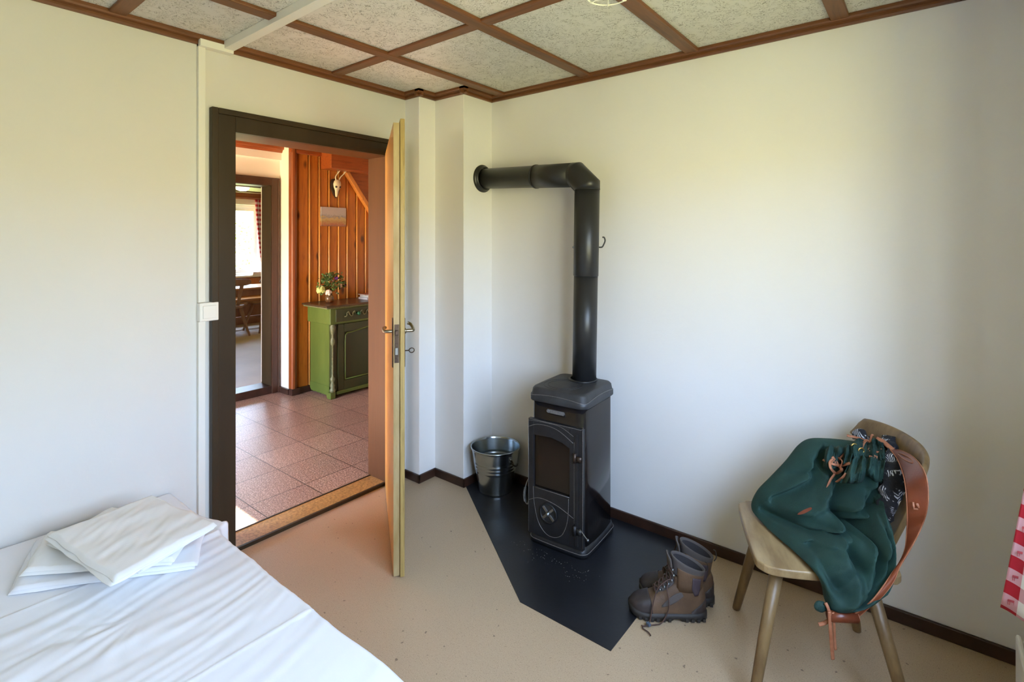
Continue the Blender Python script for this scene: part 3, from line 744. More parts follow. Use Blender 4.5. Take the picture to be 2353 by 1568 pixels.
bm = lathe(B(), [(.10, RC - .02), (.085, RC - .05), (.05, RC - .07), (0, RC - .075)], 28, T(-8.32, 3.72, 0)); obj('lamp_shade', bm, emis('warm_glow', (1, .78, .42), 6), t, smooth=True)

# ------------------------------------------------------------------ plank-back wooden chairs
M_chair = plain('worn_oak', (.24, .150, .062), .42, c2=(.13, .075, .030), vscale=6, vec=(3, 3, .7), bmp=.15, bscale=80)
M_seat = plain('worn_oak_seat', (.36, .25, .12), .36, c2=(.21, .13, .055), vscale=7, vec=(3, .6, 3), bmp=.15, bscale=80)
def plank_chair(label, loc, rz, mw, ms, seat_z=.45, back_h=.38, group=None):
    """local +x points to the back of the chair"""
    t = thing('wooden_chair', label, 'chair', loc, rz, group)
    pl = []
    out = [(-.215, -.13), (-.20, -.19), (-.15, -.212), (-.02, -.200), (.16, -.165), (.205, -.15), (.22, -.10), (.222, .10), (.205, .15), (.16, .165), (-.02, .215), (-.14, .240), (-.19, .225), (-.215, .17)]
    pl = [(p.x, p.y) for p in spline([(a, b_, 0) for a, b_ in out], 4, True)]
    bm = prism(B(), pl, seat_z - .028, seat_z); obj('seat', bm, ms, t, local=True, bevel=.006, bevseg=3)
    bm = B(); box(bm, -.13, -.07, -.17, .18, seat_z - .050, seat_z - .028); box(bm, .10, .16, -.14, .14, seat_z - .050, seat_z - .028); obj('seat_batten', bm, mw, t, local=True, bevel=.004)
    for (ax, ay), (fx, fy) in (((-.135, .145), (-.215, .245)), ((-.135, -.125), (-.235, -.235)), ((.13, .105), (.215, .24)), ((.13, -.105), (.215, -.235))):
        bm = sweep(B(), [(fx, fy, 0), (fx * .97 + ax * .03, fy * .97 + ay * .03, .012), (fx * .5 + ax * .5, fy * .5 + ay * .5, seat_z * .48), (ax, ay, seat_z - .03)], [.0145, .0155, .0195, .0215], 10)
        obj('leg', bm, mw, t, local=True, smooth=True)
    for s in (-1, 1):
        A0 = Vector((.165, s * .085, seat_z - .02)); A1 = Vector((.262, s * .135, seat_z + back_h - .09))
        bm = B(); tt = (A1 - A0).normalized(); sd = Vector((0, 1, 0)); nn = tt.cross(sd).normalized()
        rows = []
        for p, w in ((A0, .020), (A0.lerp(A1, .5), .024), (A1, .027)):
            rows.append([bm.verts.new(p + sd * w * a + nn * .009 * b_) for a, b_ in ((-1, -1), (1, -1), (1, 1), (-1, 1))])
        grid_faces(bm, rows, True); bm.faces.new(rows[0][::-1]); bm.faces.new(rows[-1]); obj('back_slat', bm, mw, t, local=True, bevel=.003)
    # curved plank, ends forward, arched lower edge
    rows = []; bm = B(); N = 24
    for i in range(N + 1):
        s = -1 + 2 * i / N; yy = s * .262 if s > 0 else s * .228; xx = .282 - .078 * s * s
        top = seat_z + back_h - .018 * abs(s) ** 4; bot = seat_z + back_h - .108 + .03 * abs(s) ** 6 - .0
        if abs(s) > .9: top -= .02 * ((abs(s) - .9) / .1) ** 2
        lean = .05
        rows.append([bm.verts.new(Vector(q)) for q in ((xx - .011 + lean * 0, yy, bot), (xx + .011, yy, bot), (xx + .013 + lean * .5, yy, top - .012), (xx + .006 + lean * .5, yy, top), (xx - .004 + lean * .5, yy, top), (xx - .011 + lean * .5, yy, top - .012))])
    grid_faces(bm, rows, True); bm.faces.new(rows[0][::-1]); bm.faces.new(rows[-1]); obj('backrest', bm, mw, t, local=True, bevel=.004, smooth='auto')
    return t
plank_chair('worn light wooden chair with green bag beside the wall', (-.318, 2.088, 0), R(23.2), M_chair, M_seat)
M_dchair = plain('brown_beech', (.34, .19, .10), .4, c2=(.24, .12, .06), vscale=8, vec=(2, 2, .5))
plank_chair('brown wooden chair at the dining table, partly hidden by the door frame', (-8.22, 3.50, RZ), R(-20), M_dchair, M_dchair, .46, .40, 'chairs at the far dining table')
plank_chair('brown wooden chair at the dining table, beside the checked curtain', (-8.25, 4.05, RZ), R(5), M_dchair, M_dchair, .46, .40, 'chairs at the far dining table')

# shrubs and trees outside
def shrub(name, label, c, r, seed, mat):
    t = thing(name, label, 'shrub', (c[0], c[1], c[2]), group='shrubs outside the dining room window')
    bm = B(); rg = random.Random(seed)
    for k in range(1500):
        d1 = Vector((rg.gauss(0, 1), rg.gauss(0, 1), rg.gauss(0, 1))).normalized()
        p = Vector(c) + Vector((0, 0, r)) + d1 * r * rg.uniform(.7, 1.0)
        a = Vector((rg.uniform(-1, 1), rg.uniform(-1, 1), rg.uniform(-1, 1))).normalized(); b_ = a.orthogonal().normalized(); L = .09
        vs = [bm.verts.new(q) for q in (p, p + a * L * .5 + b_ * L * .3, p + a * L, p + a * L * .5 - b_ * L * .3)]
        bm.faces.new(vs)
    o = obj('foliage', bm, mat, t); o['kind'] = 'stuff'
bm = B(); box(bm, -16, -11, 3.5, 8, -.1, 0.0); struct('ground_garden', bm, plain('lawn', (.16, .24, .05), .9, c2=(.10, .17, .03), vscale=30), 'sunlit lawn outside the dining room window')
M_foliage = plain('foliage', (.30, .42, .10), .6, c2=(.16, .26, .05), vscale=4)
shrub('garden_shrub', 'sunlit green shrub outside the dining room window', (-13.2, 5.75, 0.0), 1.0, 5, M_foliage)
#PART3
# ------------------------------------------------------------------ hearth plate and stove
M_slab = plain('slate_plate', (.0135, .0145, .019), .36, var=.35, vscale=3, bmp=.15, bscale=60)
bm = prism(B(), [(-2.192, 2.300), (-1.321, 1.709), (-.905, 1.711), (-.905, 2.537), (-2.192, 2.537)], 0, .003)
tag(obj('floor_plate', bm, M_slab, None), 'black floor protection plate with a cut corner under the stove', 'floor plate')

M_iron = plain('cast_iron', (.015, .0152, .018), .45, c2=(.010, .0098, .011), vscale=30, bmp=.35, bscale=120, bdist=.001)
M_irong = plain('cast_iron_lid', (.040, .040, .043), .48, c2=(.024, .024, .026), vscale=14, bmp=.5, bscale=140, bdist=.001)
M_enamel = plain('black_enamel', (.008, .008, .011), .13, c2=(.022, .014, .009), vscale=5, vec=(2.5, 2.5, .4))
M_edge = plain('worn_bare_iron', (.22, .205, .20), .4, .4, var=.35, vscale=120)
M_glassd = plain('sooty_glass', (.016, .009, .006), .10, c2=(.007, .005, .004), vscale=5)
st = thing('wood_stove', 'black cast iron wood stove with glass door in the corner', 'stove', (-1.418, 2.272, .003), R(4))
def rrect(hx, hy, r, n=6, bx=0, by=0):
    """rounded rectangle with bowed sides"""
    pts = []
    for cx, cy, a0 in ((hx - r, hy - r, 0), (-hx + r, hy - r, 90), (-hx + r, -hy + r, 180), (hx - r, -hy + r, 270)):
        for k in range(n + 1):
            a = R(a0 + 90 * k / n); pts.append((cx + r * math.cos(a), cy + r * math.sin(a)))
    out = []
    m = len(pts)
    for i in range(m):
        a, c = pts[i], pts[(i + 1) % m]
        q = 12 if (i + 1) % (n + 1) == 0 else 1
        for k in range(q): out.append((a[0] + (c[0] - a[0]) * k / q, a[1] + (c[1] - a[1]) * k / q))
    res = []
    for x, y in out:
        sx = bx * max(0, 1 - (y / hy) ** 2) * (1 if x > 0 else -1) * (abs(x) / hx) ** 3
        sy = by * max(0, 1 - (x / hx) ** 2) * (1 if y > 0 else -1) * (abs(y) / hy) ** 3
        res.append((x + sx, y + sy))
    return res
def loftz(bm, secs):
    rings = []
    for poly, z in secs:
        rings.append([bm.verts.new((x, y, z(x, y) if callable(z) else z)) for x, y in poly])
    grid_faces(bm, rings, True); bm.faces.new(rings[0][::-1]); bm.faces.new(rings[-1]); return bm
bm = loftz(B(), [(rrect(.158, .172, .035, 6, .004, .006), 0), (rrect(.158, .172, .035, 6, .004, .006), .020), (rrect(.150, .164, .032, 6, .004, .006), .048), (rrect(.140, .155, .03), .049)])
base = obj('base_plinth', bm, M_iron, st, local=True, smooth='auto')
bm = sweep(B(), [Vector((x, y, .021)) for x, y in rrect(.1585, .1725, .035, 6, .004, .006)], .0018, 6, closed=True); obj('base_edge', bm, M_edge, base, local=True, smooth=True)
bm = loftz(B(), [(rrect(.146, .158, .030, 6, .010, .0), .046), (rrect(.146, .158, .030, 6, .010, 0), .72)])
body = obj('body', bm, M_enamel, st, local=True, smooth='auto')
LIDP = lambda g=0: rrect(.156 + g, .170 + g, .034, 6, .003, .004)
bm = loftz(B(), [(LIDP(.0), .700), (LIDP(.002), .704), (LIDP(.002), lambda x, y: .722 + .016 * max(0, 1 - (min(abs(x) / .156, abs(y) / .17)) ** 2)), (LIDP(-.002), lambda x, y: .726 + .016 * max(0, 1 - (min(abs(x) / .156, abs(y) / .17)) ** 2)), (LIDP(-.006), .757), (LIDP(-.012), .765), (LIDP(-.022), .767)])
lid = obj('lid', bm, M_irong, st, local=True, smooth='auto', label='grey worn cast iron top with a cooking ring')
bm = sweep(B(), [Vector((x, y, .724 + .016 * max(0, 1 - (min(abs(x) / .156, abs(y) / .17)) ** 2))) for x, y in LIDP(.0012)], .0016, 6, closed=True); obj('groove_line', bm, M_edge, lid, local=True, smooth=True)
bm = B()
for rr_ in (.098, .076): sweep(bm, [Vector((-.028 + rr_ * math.cos(a), -.048 + rr_ * math.sin(a), .767)) for a in [k * math.pi / 24 for k in range(48)]], .0014, 6, closed=True)
obj('cooking_ring', bm, M_iron, lid, local=True, smooth=True)
bm = lathe(B(), [(.0645, .766), (.076, .766), (.076, .772), (.072, .775), (.0645, .775)], 40, T(.012, .093, 0)); obj('pipe_collar', bm, M_iron, lid, local=True, smooth='auto')
FY = -.160
# name plate
pl = [(x * .050 - .008, z * .009 + .660) for x, z in ((-1, -.4), (-.9, -1), (.9, -1), (1, -.4), (1, .4), (.9, 1), (-.9, 1), (-1, .4))]
bm = prism(B(), pl, FY - .004, FY + .004, 'y'); pn = obj('name_plate', bm, M_edge, st, local=True, bevel=.0015)
bm = B(); sweep(bm, [Vector((-.047 + .006 * math.cos(a), FY - .0045, .660 + .006 * math.sin(a))) for a in [k * math.pi / 8 for k in range(16)]], .0012, 6, closed=True); obj('emblem_ring', bm, M_steel, pn, local=True)
# door with window opening
dz0, dz1 = .045, .613
def doorpoly():
    return [(-.152, dz0), (.152, dz0), (.152, dz1 - .012), (.140, dz1), (-.146, dz1), (-.152, dz1 - .006)]
bm = B(); D0, D1 = FY - .020, FY + .001
gx0, gx1, gz0, gz1 = -.122, .078, .278, .532
box(bm, -.152, gx0, D0, D1, dz0, dz1); box(bm, gx1, .150, D0, D1, dz0, dz1); box(bm, gx0, gx1, D0, D1, dz0, gz0); box(bm, gx0, gx1, D0, D1, gz1 + .01, dz1)
prism(bm, [(gx0, gz1 + .012), (gx1, gz1 + .012), (gx1, gz1 - .022), (gx1 - .04, gz1 - .004), (gx1 - .10, gz1 + .008), (gx0, gz1 + .002)], D0, D1, 'y')
sd = obj('stove_door', bm, M_iron, st, local=True, bevel=.002)
bm = box(B(), gx0 - .002, gx1 + .002, FY - .009, FY - .004, gz0 - .002, gz1 + .014); obj('glass', bm, M_glassd, sd, local=True, label='sooty brown glass pane')
bm = B()
F2 = D0 - .0006
def ln(pts, r=.0016, n=6): sweep(bm, spline([(x, F2, z) for x, z in pts], n), r, 6)
ln([(-.150, .570), (-.10, .590), (-.03, .593), (.03, .578), (.098, .540)])
ln([(-.150, .602), (-.05, .607), (.03, .603), (.10, .572)], .0012)
ln([(-.150, .205), (-.10, .228), (-.05, .231), (.02, .218), (.10, .186)])
ln([(-.123, .279), (-.118, .20), (-.095, .115), (-.055, .070), (-.01, .062), (.035, .085), (.062, .14), (.072, .20), (.074, .27)])
ln([(.104, .545), (.104, .30), (.104, .16)], .0014); ln([(-.150, dz1 - .003), (0, dz1 - .003), (.138, dz1 - .004), (.149, dz1 - .014), (.149, .30), (.149, .06)], .0016, 3)
ln([(gx0, gz0), (gx1, gz0)], .0016, 3); ln([(-.151, .05), (-.151, .60)], .0012, 2)
obj('raised_line', bm, M_edge, sd, local=True, smooth=True)
bm = B()
for k in range(7): box(bm, -.145 + k * .034, -.145 + k * .034 + .028, D0 - .001, D0 + .004, dz1 - .012, dz1 - .0065)
obj('vent_slots', bm, M_black, sd, local=True)
# air wheel
wx, wz = -.036, .170
MW = T(wx, D0, wz) @ T(rx=math.pi / 2)
bm = lathe(B(), [(0, -.002), (.046, -.002), (.046, .001), (0, .001)], 36, MW); wh = obj('air_wheel', bm, M_black, sd, local=True)
bm = lathe(B(), [(.040, 0), (.048, 0), (.050, .003), (.048, .007), (.042, .007), (.040, .003)], 36, MW)
obj('wheel_rim', bm, M_iron, wh, local=True, smooth=True)
bm = B(); ball(bm, Vector((wx, D0 - .008, wz)), .011, 14); obj('wheel_hub', bm, M_steel, wh, local=True, smooth=True)
for k in range(4):
    a = R(45 + 90 * k); bm = box(B(), .009, .043, -.0065, .0065, 0, .006, MW @ Matrix.Rotation(a, 4, 'Z')); obj('wheel_spoke', bm, M_steel, wh, local=True, bevel=.002)
# hinges and latch lever
bm = box(B(), .108, .126, D0 - .005, D0, .06, .585); obj('hinge_bar', bm, M_iron, sd, local=True, bevel=.003)
for z in (.475, .135):
    bm = B(); lathe(bm, [(0, z - .022), (.009, z - .022), (.009, z + .022), (0, z + .022)], 14, T(.110, D0 - .007, 0)); box(bm, .115, .145, D0 - .010, D0, z - .016, z + .010); obj('hinge', bm, M_rust if z > .4 else M_iron, sd, local=True, smooth='auto')
bm = sweep(B(), spline([(.135, D0 - .004, .148), (.158, D0 - .012, .135), (.180, D0 - .016, .118)], 4), .0022, 8); ball(bm, Vector((.182, D0 - .016, .117)), .007, 10); obj('air_lever', bm, M_steel, st, local=True, smooth=True)
# spring handle on the left
hp = spline([(-.146, -.14, .315), (-.165, -.15, .30), (-.182, -.155, .26), (-.192, -.155, .21), (-.188, -.15, .17), (-.175, -.148, .165), (-.168, -.148, .20), (-.165, -.148, .26)], 6)
bm = sweep(B(), hp, .0035, 8)
for k in range(14, 24):
    if k < len(hp):
        sweep(bm, [hp[k] + Vector((.006 * math.cos(a), .006 * math.sin(a), 0)) for a in [j * math.pi / 5 for j in range(10)]], .0018, 6, closed=True)
obj('spring_handle', bm, M_steel, st, local=True, smooth=True, label='shiny steel spring handle')

# ------------------------------------------------------------------ stove pipe
M_pipe = plain('pipe_paint', (.020, .020, .021), .38, var=.2, vscale=3, bmp=.1, bscale=300, bdist=.0005)
E0 = Vector((-1.390, 2.371, 1.842)); Fl = Vector((-2.205, 2.466, 1.888)); Pb = Vector((-1.406, 2.366, .773))
hd = (Fl - E0).normalized(); vd = (Pb - E0).normalized()
t = thing('stove_pipe', 'black stove pipe bending from the stove into the chimney breast', 'pipe', Pb)
Vj = Pb.lerp(E0, (1.312 - .773) / (E0.z - .773))
V1 = E0 + vd * .060; H1 = E0 + hd * .072; Hj = E0 + hd * .36
bm = sweep(B(), [Pb + Vector((0, 0, .0005)), Vj], .0625, 40, cap=True); obj('lower_pipe', bm, M_pipe, t, smooth='auto')
bm = sweep(B(), [Vj, Vj - vd * .004, V1], [.0625, .0655, .0655], 40); up = obj('upper_pipe', bm, M_pipe, t, smooth='auto')
bm = sweep(B(), [V1 + vd * .02, V1, H1, H1 + hd * .02], .0665, 40, mitre=True); ball(bm, (V1 + H1) / 2, .001, 6); el = obj('elbow', bm, M_pipe, t, smooth='auto')
bm = B(); sweep(bm, [V1 + vd * .018 + (lambda q: q)(Vector((.0668 * math.cos(a), .0668 * math.sin(a), 0))) for a in [k * math.pi / 20 for k in range(40)]], .0016, 6, closed=True); obj('elbow_seam', bm, M_pipe, el, smooth=True)
bm = sweep(B(), [H1 + hd * .015, Hj, Hj + hd * .001, Fl], [.0655, .0655, .0632, .0632], 40); obj('horizontal_pipe', bm, M_pipe, t, smooth='auto')
q = hd.to_track_quat('Z', 'Y').to_matrix().to_4x4()
bm = lathe(B(), [(.0655, -.007), (.0685, -.004), (.0685, .004), (.0655, .007)], 40, Matrix.Translation(Hj) @ q); obj('pipe_joint', bm, M_pipe, t, smooth=True)
MF = Matrix.Translation((-2.205, 2.463, 1.888)) @ Matrix.Rotation(math.pi / 2, 4, 'Y')
bm = lathe(B(), [(.066, 0), (.086, 0), (.0875, .006), (.083, .012), (.080, .013), (.076, .020), (.072, .026), (.066, .028), (.066, 0)], 48, MF); obj('wall_rosette', bm, M_pipe, t, smooth='auto')
zz = 1.475; Vp = Pb.lerp(E0, (zz - .773) / (E0.z - .773)); rt = Vector((math.cos(CAM_A), math.sin(CAM_A), 0))
bm = B(); sweep(bm, spline([Vp + rt * .06 - Vector((0, 0, .012)), Vp + rt * .080 - Vector((0, 0, .012)), Vp + rt * .088 - Vector((0, 0, .004)), Vp + rt * .098 + Vector((0, 0, .02)), Vp + rt * .094 + Vector((0, 0, .038)), Vp + rt * .084 + Vector((0, 0, .040))], 5), .0038, 8)
obj('damper_handle', bm, M_black, t, smooth=True)
bm = B(); ball(bm, Vp - rt * .067 - Vector((0, 0, .012)), .006, 10); obj('damper_screw', bm, M_steel, t, smooth=True)

# ------------------------------------------------------------------ zinc bucket
M_zinc = plain('galvanised_zinc', (.52, .56, .58), .22, 1, c2=(.42, .47, .50), vscale=9, bmp=.04, bscale=14)
bx_, by_ = -2.034, 2.390
t = thing('zinc_bucket', 'shiny galvanised metal bucket behind the stove in the corner', 'bucket', (bx_, by_, .003))
def br(z): return .098 + (.146 - .098) * z / .262
prof = [(0, .006), (br(.006) - .004, .006), (br(.0), .0), (br(.004) + .0015, .004), (br(.010), .010)]
for k in range(1, 25):
    z = .010 + k * .0100; r = br(z)
    prof.append((r, z))
    if k in (12, 14, 16): prof.append((r + .0035, z + .005))
prof += [(br(.256), .256), (br(.258) + .004, .258), (br(.262) + .004, .264), (br(.262), .266), (br(.258) - .003, .262)]
for k in range(24, 0, -1):
    z = .010 + k * .0100; r = br(z) - .003
    if k in (12, 14, 16): prof.append((r + .0035, z + .005))
    prof.append((r, z))
prof += [(br(.008) - .003, .010), (0, .010)]
bm = lathe(B(), prof, 64, T(bx_, by_, .003)); obj('bucket_body', bm, M_zinc, t, smooth='auto')
ea = R(-12)
bm = B(); ev = Vector((math.cos(ea), math.sin(ea), 0)); c0 = Vector((bx_, by_, 0)) + ev * (br(.225) + .002) + Vector((0, 0, .225))
box(bm, -.012, .012, -.001, .003, -.016, .014, Matrix.Translation(c0) @ Matrix.Rotation(ea - math.pi / 2, 4, 'Z')); ball(bm, c0 + ev * .004, .005, 8); obj('handle_ear', bm, M_zinc, t)
bm = B(); c1 = Vector((bx_, by_, 0)) - ev * (br(.225) + .002) + Vector((0, 0, .225))
box(bm, -.012, .012, -.001, .003, -.016, .014, Matrix.Translation(c1) @ Matrix.Rotation(ea + math.pi / 2, 4, 'Z')); ball(bm, c1 - ev * .004, .005, 8); obj('handle_ear', bm, M_zinc, t)
per = Vector((math.sin(ea), -math.cos(ea), 0)) * -1
pts = []
for k in range(31):
    a = math.pi * k / 30; rr_ = .152
    pp = Vector((bx_, by_, .222)) + ev * rr_ * math.cos(a) + (per * .60 + Vector((0, 0, -.80))) * rr_ * math.sin(a) * .62
    off = pp - Vector((bx_, by_, pp.z)); mr = br(max(0, pp.z - .003)) + .006
    if off.length < mr: pp = Vector((bx_, by_, pp.z)) + off.normalized() * mr
    if pp.y > 2.545: pp.y = 2.545
    pts.append(pp)
bm = sweep(B(), pts, .0025, 8); obj('wire_handle', bm, M_rust, t, smooth=True)

# ------------------------------------------------------------------ hiking boots
M_bl = plain('boot_leather', (.140, .080, .043), .62, c2=(.092, .052, .029), vscale=18, bmp=.3, bscale=160)
M_bc = plain('boot_rubber', (.042, .031, .030), .5, var=.25, vscale=20, bmp=.15)
M_bg = plain('boot_grey_suede', (.085, .072, .068), .75, bmp=.2)
M_bp = plain('boot_purple_panel', (.055, .040, .052), .6, bmp=.2)
M_bs = plain('boot_sole', (.030, .025, .022), .6, var=.3, vscale=30, bmp=.2)
M_lin = plain('boot_lining', (.035, .030, .032), .8, bmp=.3)
M_lace = plain('boot_lace', (.075, .038, .028), .7, bmp=.2, bscale=400)
SEC = [(0.0, .010, .040), (.008, .026, .052), (.022, .038, .062), (.045, .046, .070), (.075, .049, .078), (.105, .048, .092), (.135, .045, .112), (.165, .042, .135), (.20, .040, .15), (.24, .038, .15), (.272, .034, .14), (.288, .026, .12), (.296, .012, .10)]
def sec(x):
    for a, b_ in zip(SEC, SEC[1:]):
        if x <= b_[0]:
            q = (x - a[0]) / (b_[0] - a[0]); return a[1] + (b_[1] - a[1]) * q, a[2] + (b_[2] - a[2]) * q
    return SEC[-1][1:]
def surf(x, th, k=1.0, side=0.0):
    w, h = sec(x); zb = .020
    c, s = math.cos(th), math.sin(th)
    y = w * k * (abs(c) ** .62) * (1 if c > 0 else -1); z = zb + (h - zb) * k * (max(0, s) ** .8)
    return Vector((x, y, z))
def shaft(z, a, k=1.0):
    q = (z - .09) / .13
    cx = .222 + .008 * q; rx = .064 - .006 * math.sin(q * 3) + .004 * max(0, q); ry = .040 + .004 * q
    zz = z + (-(math.cos(a)) * .030) * max(0, (z - .12) / .10)
    return Vector((cx + rx * k * math.cos(a), ry * k * math.sin(a), zz))
def boot(label, loc, rz, mirror, trail):
    t = thing('hiking_boot', label, 'boot', loc, rz, None)
    my = -1 if mirror else 1
    def fin(bm):
        if mirror:
            for v in bm.verts: v.co.y *= -1
        return bm
    bm = B(); rows = []
    for x in [s[0] for s in SEC] : rows.append([bm.verts.new(surf(x, math.pi * k / 20)) for k in range(21)] )
    for r_ in rows: r_ += [bm.verts.new((r_[0].co.x, 0, .020))]
    grid_faces(bm, rows, True); bm.faces.new(rows[0][::-1]); bm.faces.new(rows[-1])
    rows = []
    for z in (.05, .08, .11, .14, .155): rows.append([bm.verts.new(shaft(z, 2 * math.pi * k / 28)) for k in range(28)])
    grid_faces(bm, rows, True); bm.faces.new(rows[0][::-1]); bm.faces.new(rows[-1])
    o = obj('upper', fin(bm), M_bl, t, local=True, smooth=True)
    m = o.modifiers.new('remesh', 'REMESH'); m.mode = 'VOXEL'; m.voxel_size = .0038; m.use_smooth_shade = True
    m = o.modifiers.new('smooth', 'SMOOTH'); m.iterations = 6; m.factor = .6
    bm = B(); rows = []
    for z, k in ((.160, 1.0), (.176, 1.03), (.195, 1.04), (.208, 1.05), (.214, 1.02), (.214, .95), (.205, .88)): rows.append([bm.verts.new(shaft(z, 2 * math.pi * j / 32, k)) for j in range(32)])
    grid_faces(bm, rows, True)
    o = obj('collar', fin(bm), M_bg, t, local=True, smooth=True, label='grey brown padded collar')
    m = o.modifiers.new('sub', 'SUBSURF'); m.levels = 1; m.render_levels = 1
    bm = B(); rows = []
    for z, k in ((.207, .90), (.18, .84), (.158, .80)): rows.append([bm.verts.new(shaft(z, 2 * math.pi * j / 32, k)) for j in range(32)])
    grid_faces(bm, rows, True); bm.faces.new(rows[-1]); obj('lining', fin(bm), M_lin, t, local=True, smooth=True)
    # upper leather sleeve below the collar
    bm = B(); rows = []
    for z, k in ((.11, 1.015), (.14, 1.025), (.175, 1.05), (.186, 1.055), (.188, 1.03)): rows.append([bm.verts.new(shaft(z, R(-135 + 270 * j / 28), k)) for j in range(29)])
    grid_faces(bm, rows); o = obj('ankle_leather', fin(bm), M_bl, t, local=True, smooth=True)
    m = o.modifiers.new('th', 'SOLIDIFY'); m.thickness = .002
    # sole with heel block
    bm = B(); N = 30; out = []
    for k in range(N + 1):
        x = .296 * k / N; w, h = sec(x); out.append((x, w))
    poly = [(x - .003 if x < .02 else x + (.003 if x > .28 else 0), w + .004) for x, w in out] + [(x - .003 if x < .02 else x + (.003 if x > .28 else 0), -w - .004) for x, w in reversed(out)]
    rings = []
    for zf, g in ((lambda x: .016 * max(0, 1 - x / .05) ** 2 + (.007 if .165 < x < .195 else 0), .0), (lambda x: .014 + .014 * max(0, 1 - x / .06) ** 2, .003), (lambda x: .026 + .012 * max(0, 1 - x / .06) ** 2 + .006 * max(0, (x - .2) / .1), .002)):
        rings.append([bm.verts.new((x, y + (g if y > 0 else -g), zf(x))) for x, y in poly])
    grid_faces(bm, rings, True); bm.faces.new(rings[0][::-1]); bm.faces.new(rings[-1])
    so = obj('sole', fin(bm), M_bs, t, local=True, smooth='auto')
    for k in range(12):
        x = .03 + k * .0225
        if .15 < x < .2: continue
        w, h = sec(x)
        for s in (-1, 1): obj('sole_lug', fin(box(B(), x, x + .012, s * (w + .0075) - .003, s * (w + .0075) + .003, .0, .012)), M_bs, so, local=True, bevel=.001)
    bm = B(); rows = []
    for x in [.0005 + .074 * j / 14 for j in range(15)]:
        rows.append([bm.verts.new(surf(min(x, .0746) - (.0025 if x < .02 else 0) + .010 * abs(math.cos(math.pi * k / 20)) ** 2 * (x / .075), math.pi * k / 20, 1.05)) for k in range(21)])
    grid_faces(bm, rows); bm.faces.new(rows[0]); o = obj('toe_cap', fin(bm), M_bc, t, local=True, smooth=True, label='dark rubber toe cap')
    m = o.modifiers.new('th', 'SOLIDIFY'); m.thickness = .002
    bm = B(); rows = []
    for x in [.235 + .0625 * j / 8 for j in range(9)]:
        rows.append([bm.verts.new(surf(x, math.pi * (k / 20), 1.05) * 1.0) for k in range(21)])
    for r_ in rows:
        for v in r_: v.co.z = min(v.co.z, .035 + (v.co.x - .235) * .75)
    grid_faces(bm, rows); o = obj('heel_counter', fin(bm), M_bc, t, local=True, smooth=True, label='dark rubber heel patch')
    for s in (1, -1):
        bm = B(); rows = []
        for j in range(11):
            x = .120 + .105 * j / 10; hw = .0035 + .15 * math.sin(math.pi * min(1, .08 + j / 10.5)) ; c = .34 + .05 * j / 10 + .22 * (j / 10)
            rows.append([bm.verts.new((lambda p: Vector((p.x, p.y * s, p.z)))(surf(x, c + hw * (k / 4 - 1), 1.045))) for k in range(9)])
        grid_faces(bm, rows); o = obj('side_panel', fin(bm), M_bg, t, local=True, smooth=True, label='grey suede side panel')
        m = o.modifiers.new('th', 'SOLIDIFY'); m.thickness = .0018
        bm = B(); rows = []
        for j in range(9):
            z = .098 + .076 * j / 8; hw = .12 + .20 * min(1, j / 3)
            rows.append([bm.verts.new((lambda p: Vector((p.x, p.y * s, p.z)))(shaft(z, R(62) + hw * (k / 3 - 1), 1.06 + .012))) for k in range(7)])
        grid_faces(bm, rows); o = obj('ankle_panel', fin(bm), M_bp, t, local=True, smooth=True, label='purple black ankle panel')
        m = o.modifiers.new('th', 'SOLIDIFY'); m.thickness = .0018
    # tongue
    bm = B(); rows = []
    for j in range(14):
        q = j / 13
        c = Vector((.100 + .062 * min(1, q * 1.7) + (.0 if q < .59 else -(q - .59) * .03), 0, .092 + .052 * min(1, q * 1.7) + (0 if q < .59 else (q - .59) * .24)))
        w = .019 + .012 * q
        rows.append([bm.verts.new(c + Vector((.010 * (abs(k - 4) / 4) ** 2 + .0, w * (k - 4) / 4, .004 - .014 * (abs(k - 4) / 4) ** 2))) for k in range(9)])
    grid_faces(bm, rows); o = obj('tongue', fin(bm), M_bg, t, local=True, smooth=True, label='grey padded tongue')
    m = o.modifiers.new('th', 'SOLIDIFY'); m.thickness = .005
    # eyelets and laces
    ey = []
    for k, (x, z, w) in enumerate(((.098, .094, .021), (.114, .105, .022), (.130, .118, .024), (.146, .132, .026), (.158, .150, .030), (.164, .172, .034), (.160, .195, .036))):
        ey.append((x, z, w))
        for s in (-1, 1):
            bm = B(); MM = T(x + .004, s * w, z) @ T(rz=s * R(55)) @ T(ry=R(60))
            lathe(bm, [(.0022, 0), (.0055, 0), (.0055, .003), (.0022, .004)], 12, MM); obj('eyelet', fin(bm), M_steel, t, local=True, smooth=True)
    bm = B()
    for k in range(len(ey) - 1):
        for s in (-1, 1):
            a, b_ = ey[k], ey[k + 1]
            sweep(bm, spline([(a[0], s * a[2], a[1] + .004), ((a[0] + b_[0]) / 2 - .006, 0, (a[1] + b_[1]) / 2 + .010 + .002 * s), (b_[0], -s * b_[2], b_[1] + .004)], 5), .0024, 8)
    sweep(bm, spline([(.098, -.021, .098), (.094, 0, .103), (.098, .021, .098)], 5), .0024, 8)
    for tr in trail: sweep(bm, spline(tr, 8), .0023, 8)
    obj('laces', fin(bm), M_lace, t, local=True, smooth=True)
    bm = B(); sweep(bm, spline([(.298, -.006, .17), (.307, -.005, .185), (.304, 0, .208), (.296, 0, .212)], 4), .002, 6); obj('pull_loop', fin(bm), M_bs, t, local=True, smooth=True)
    return t
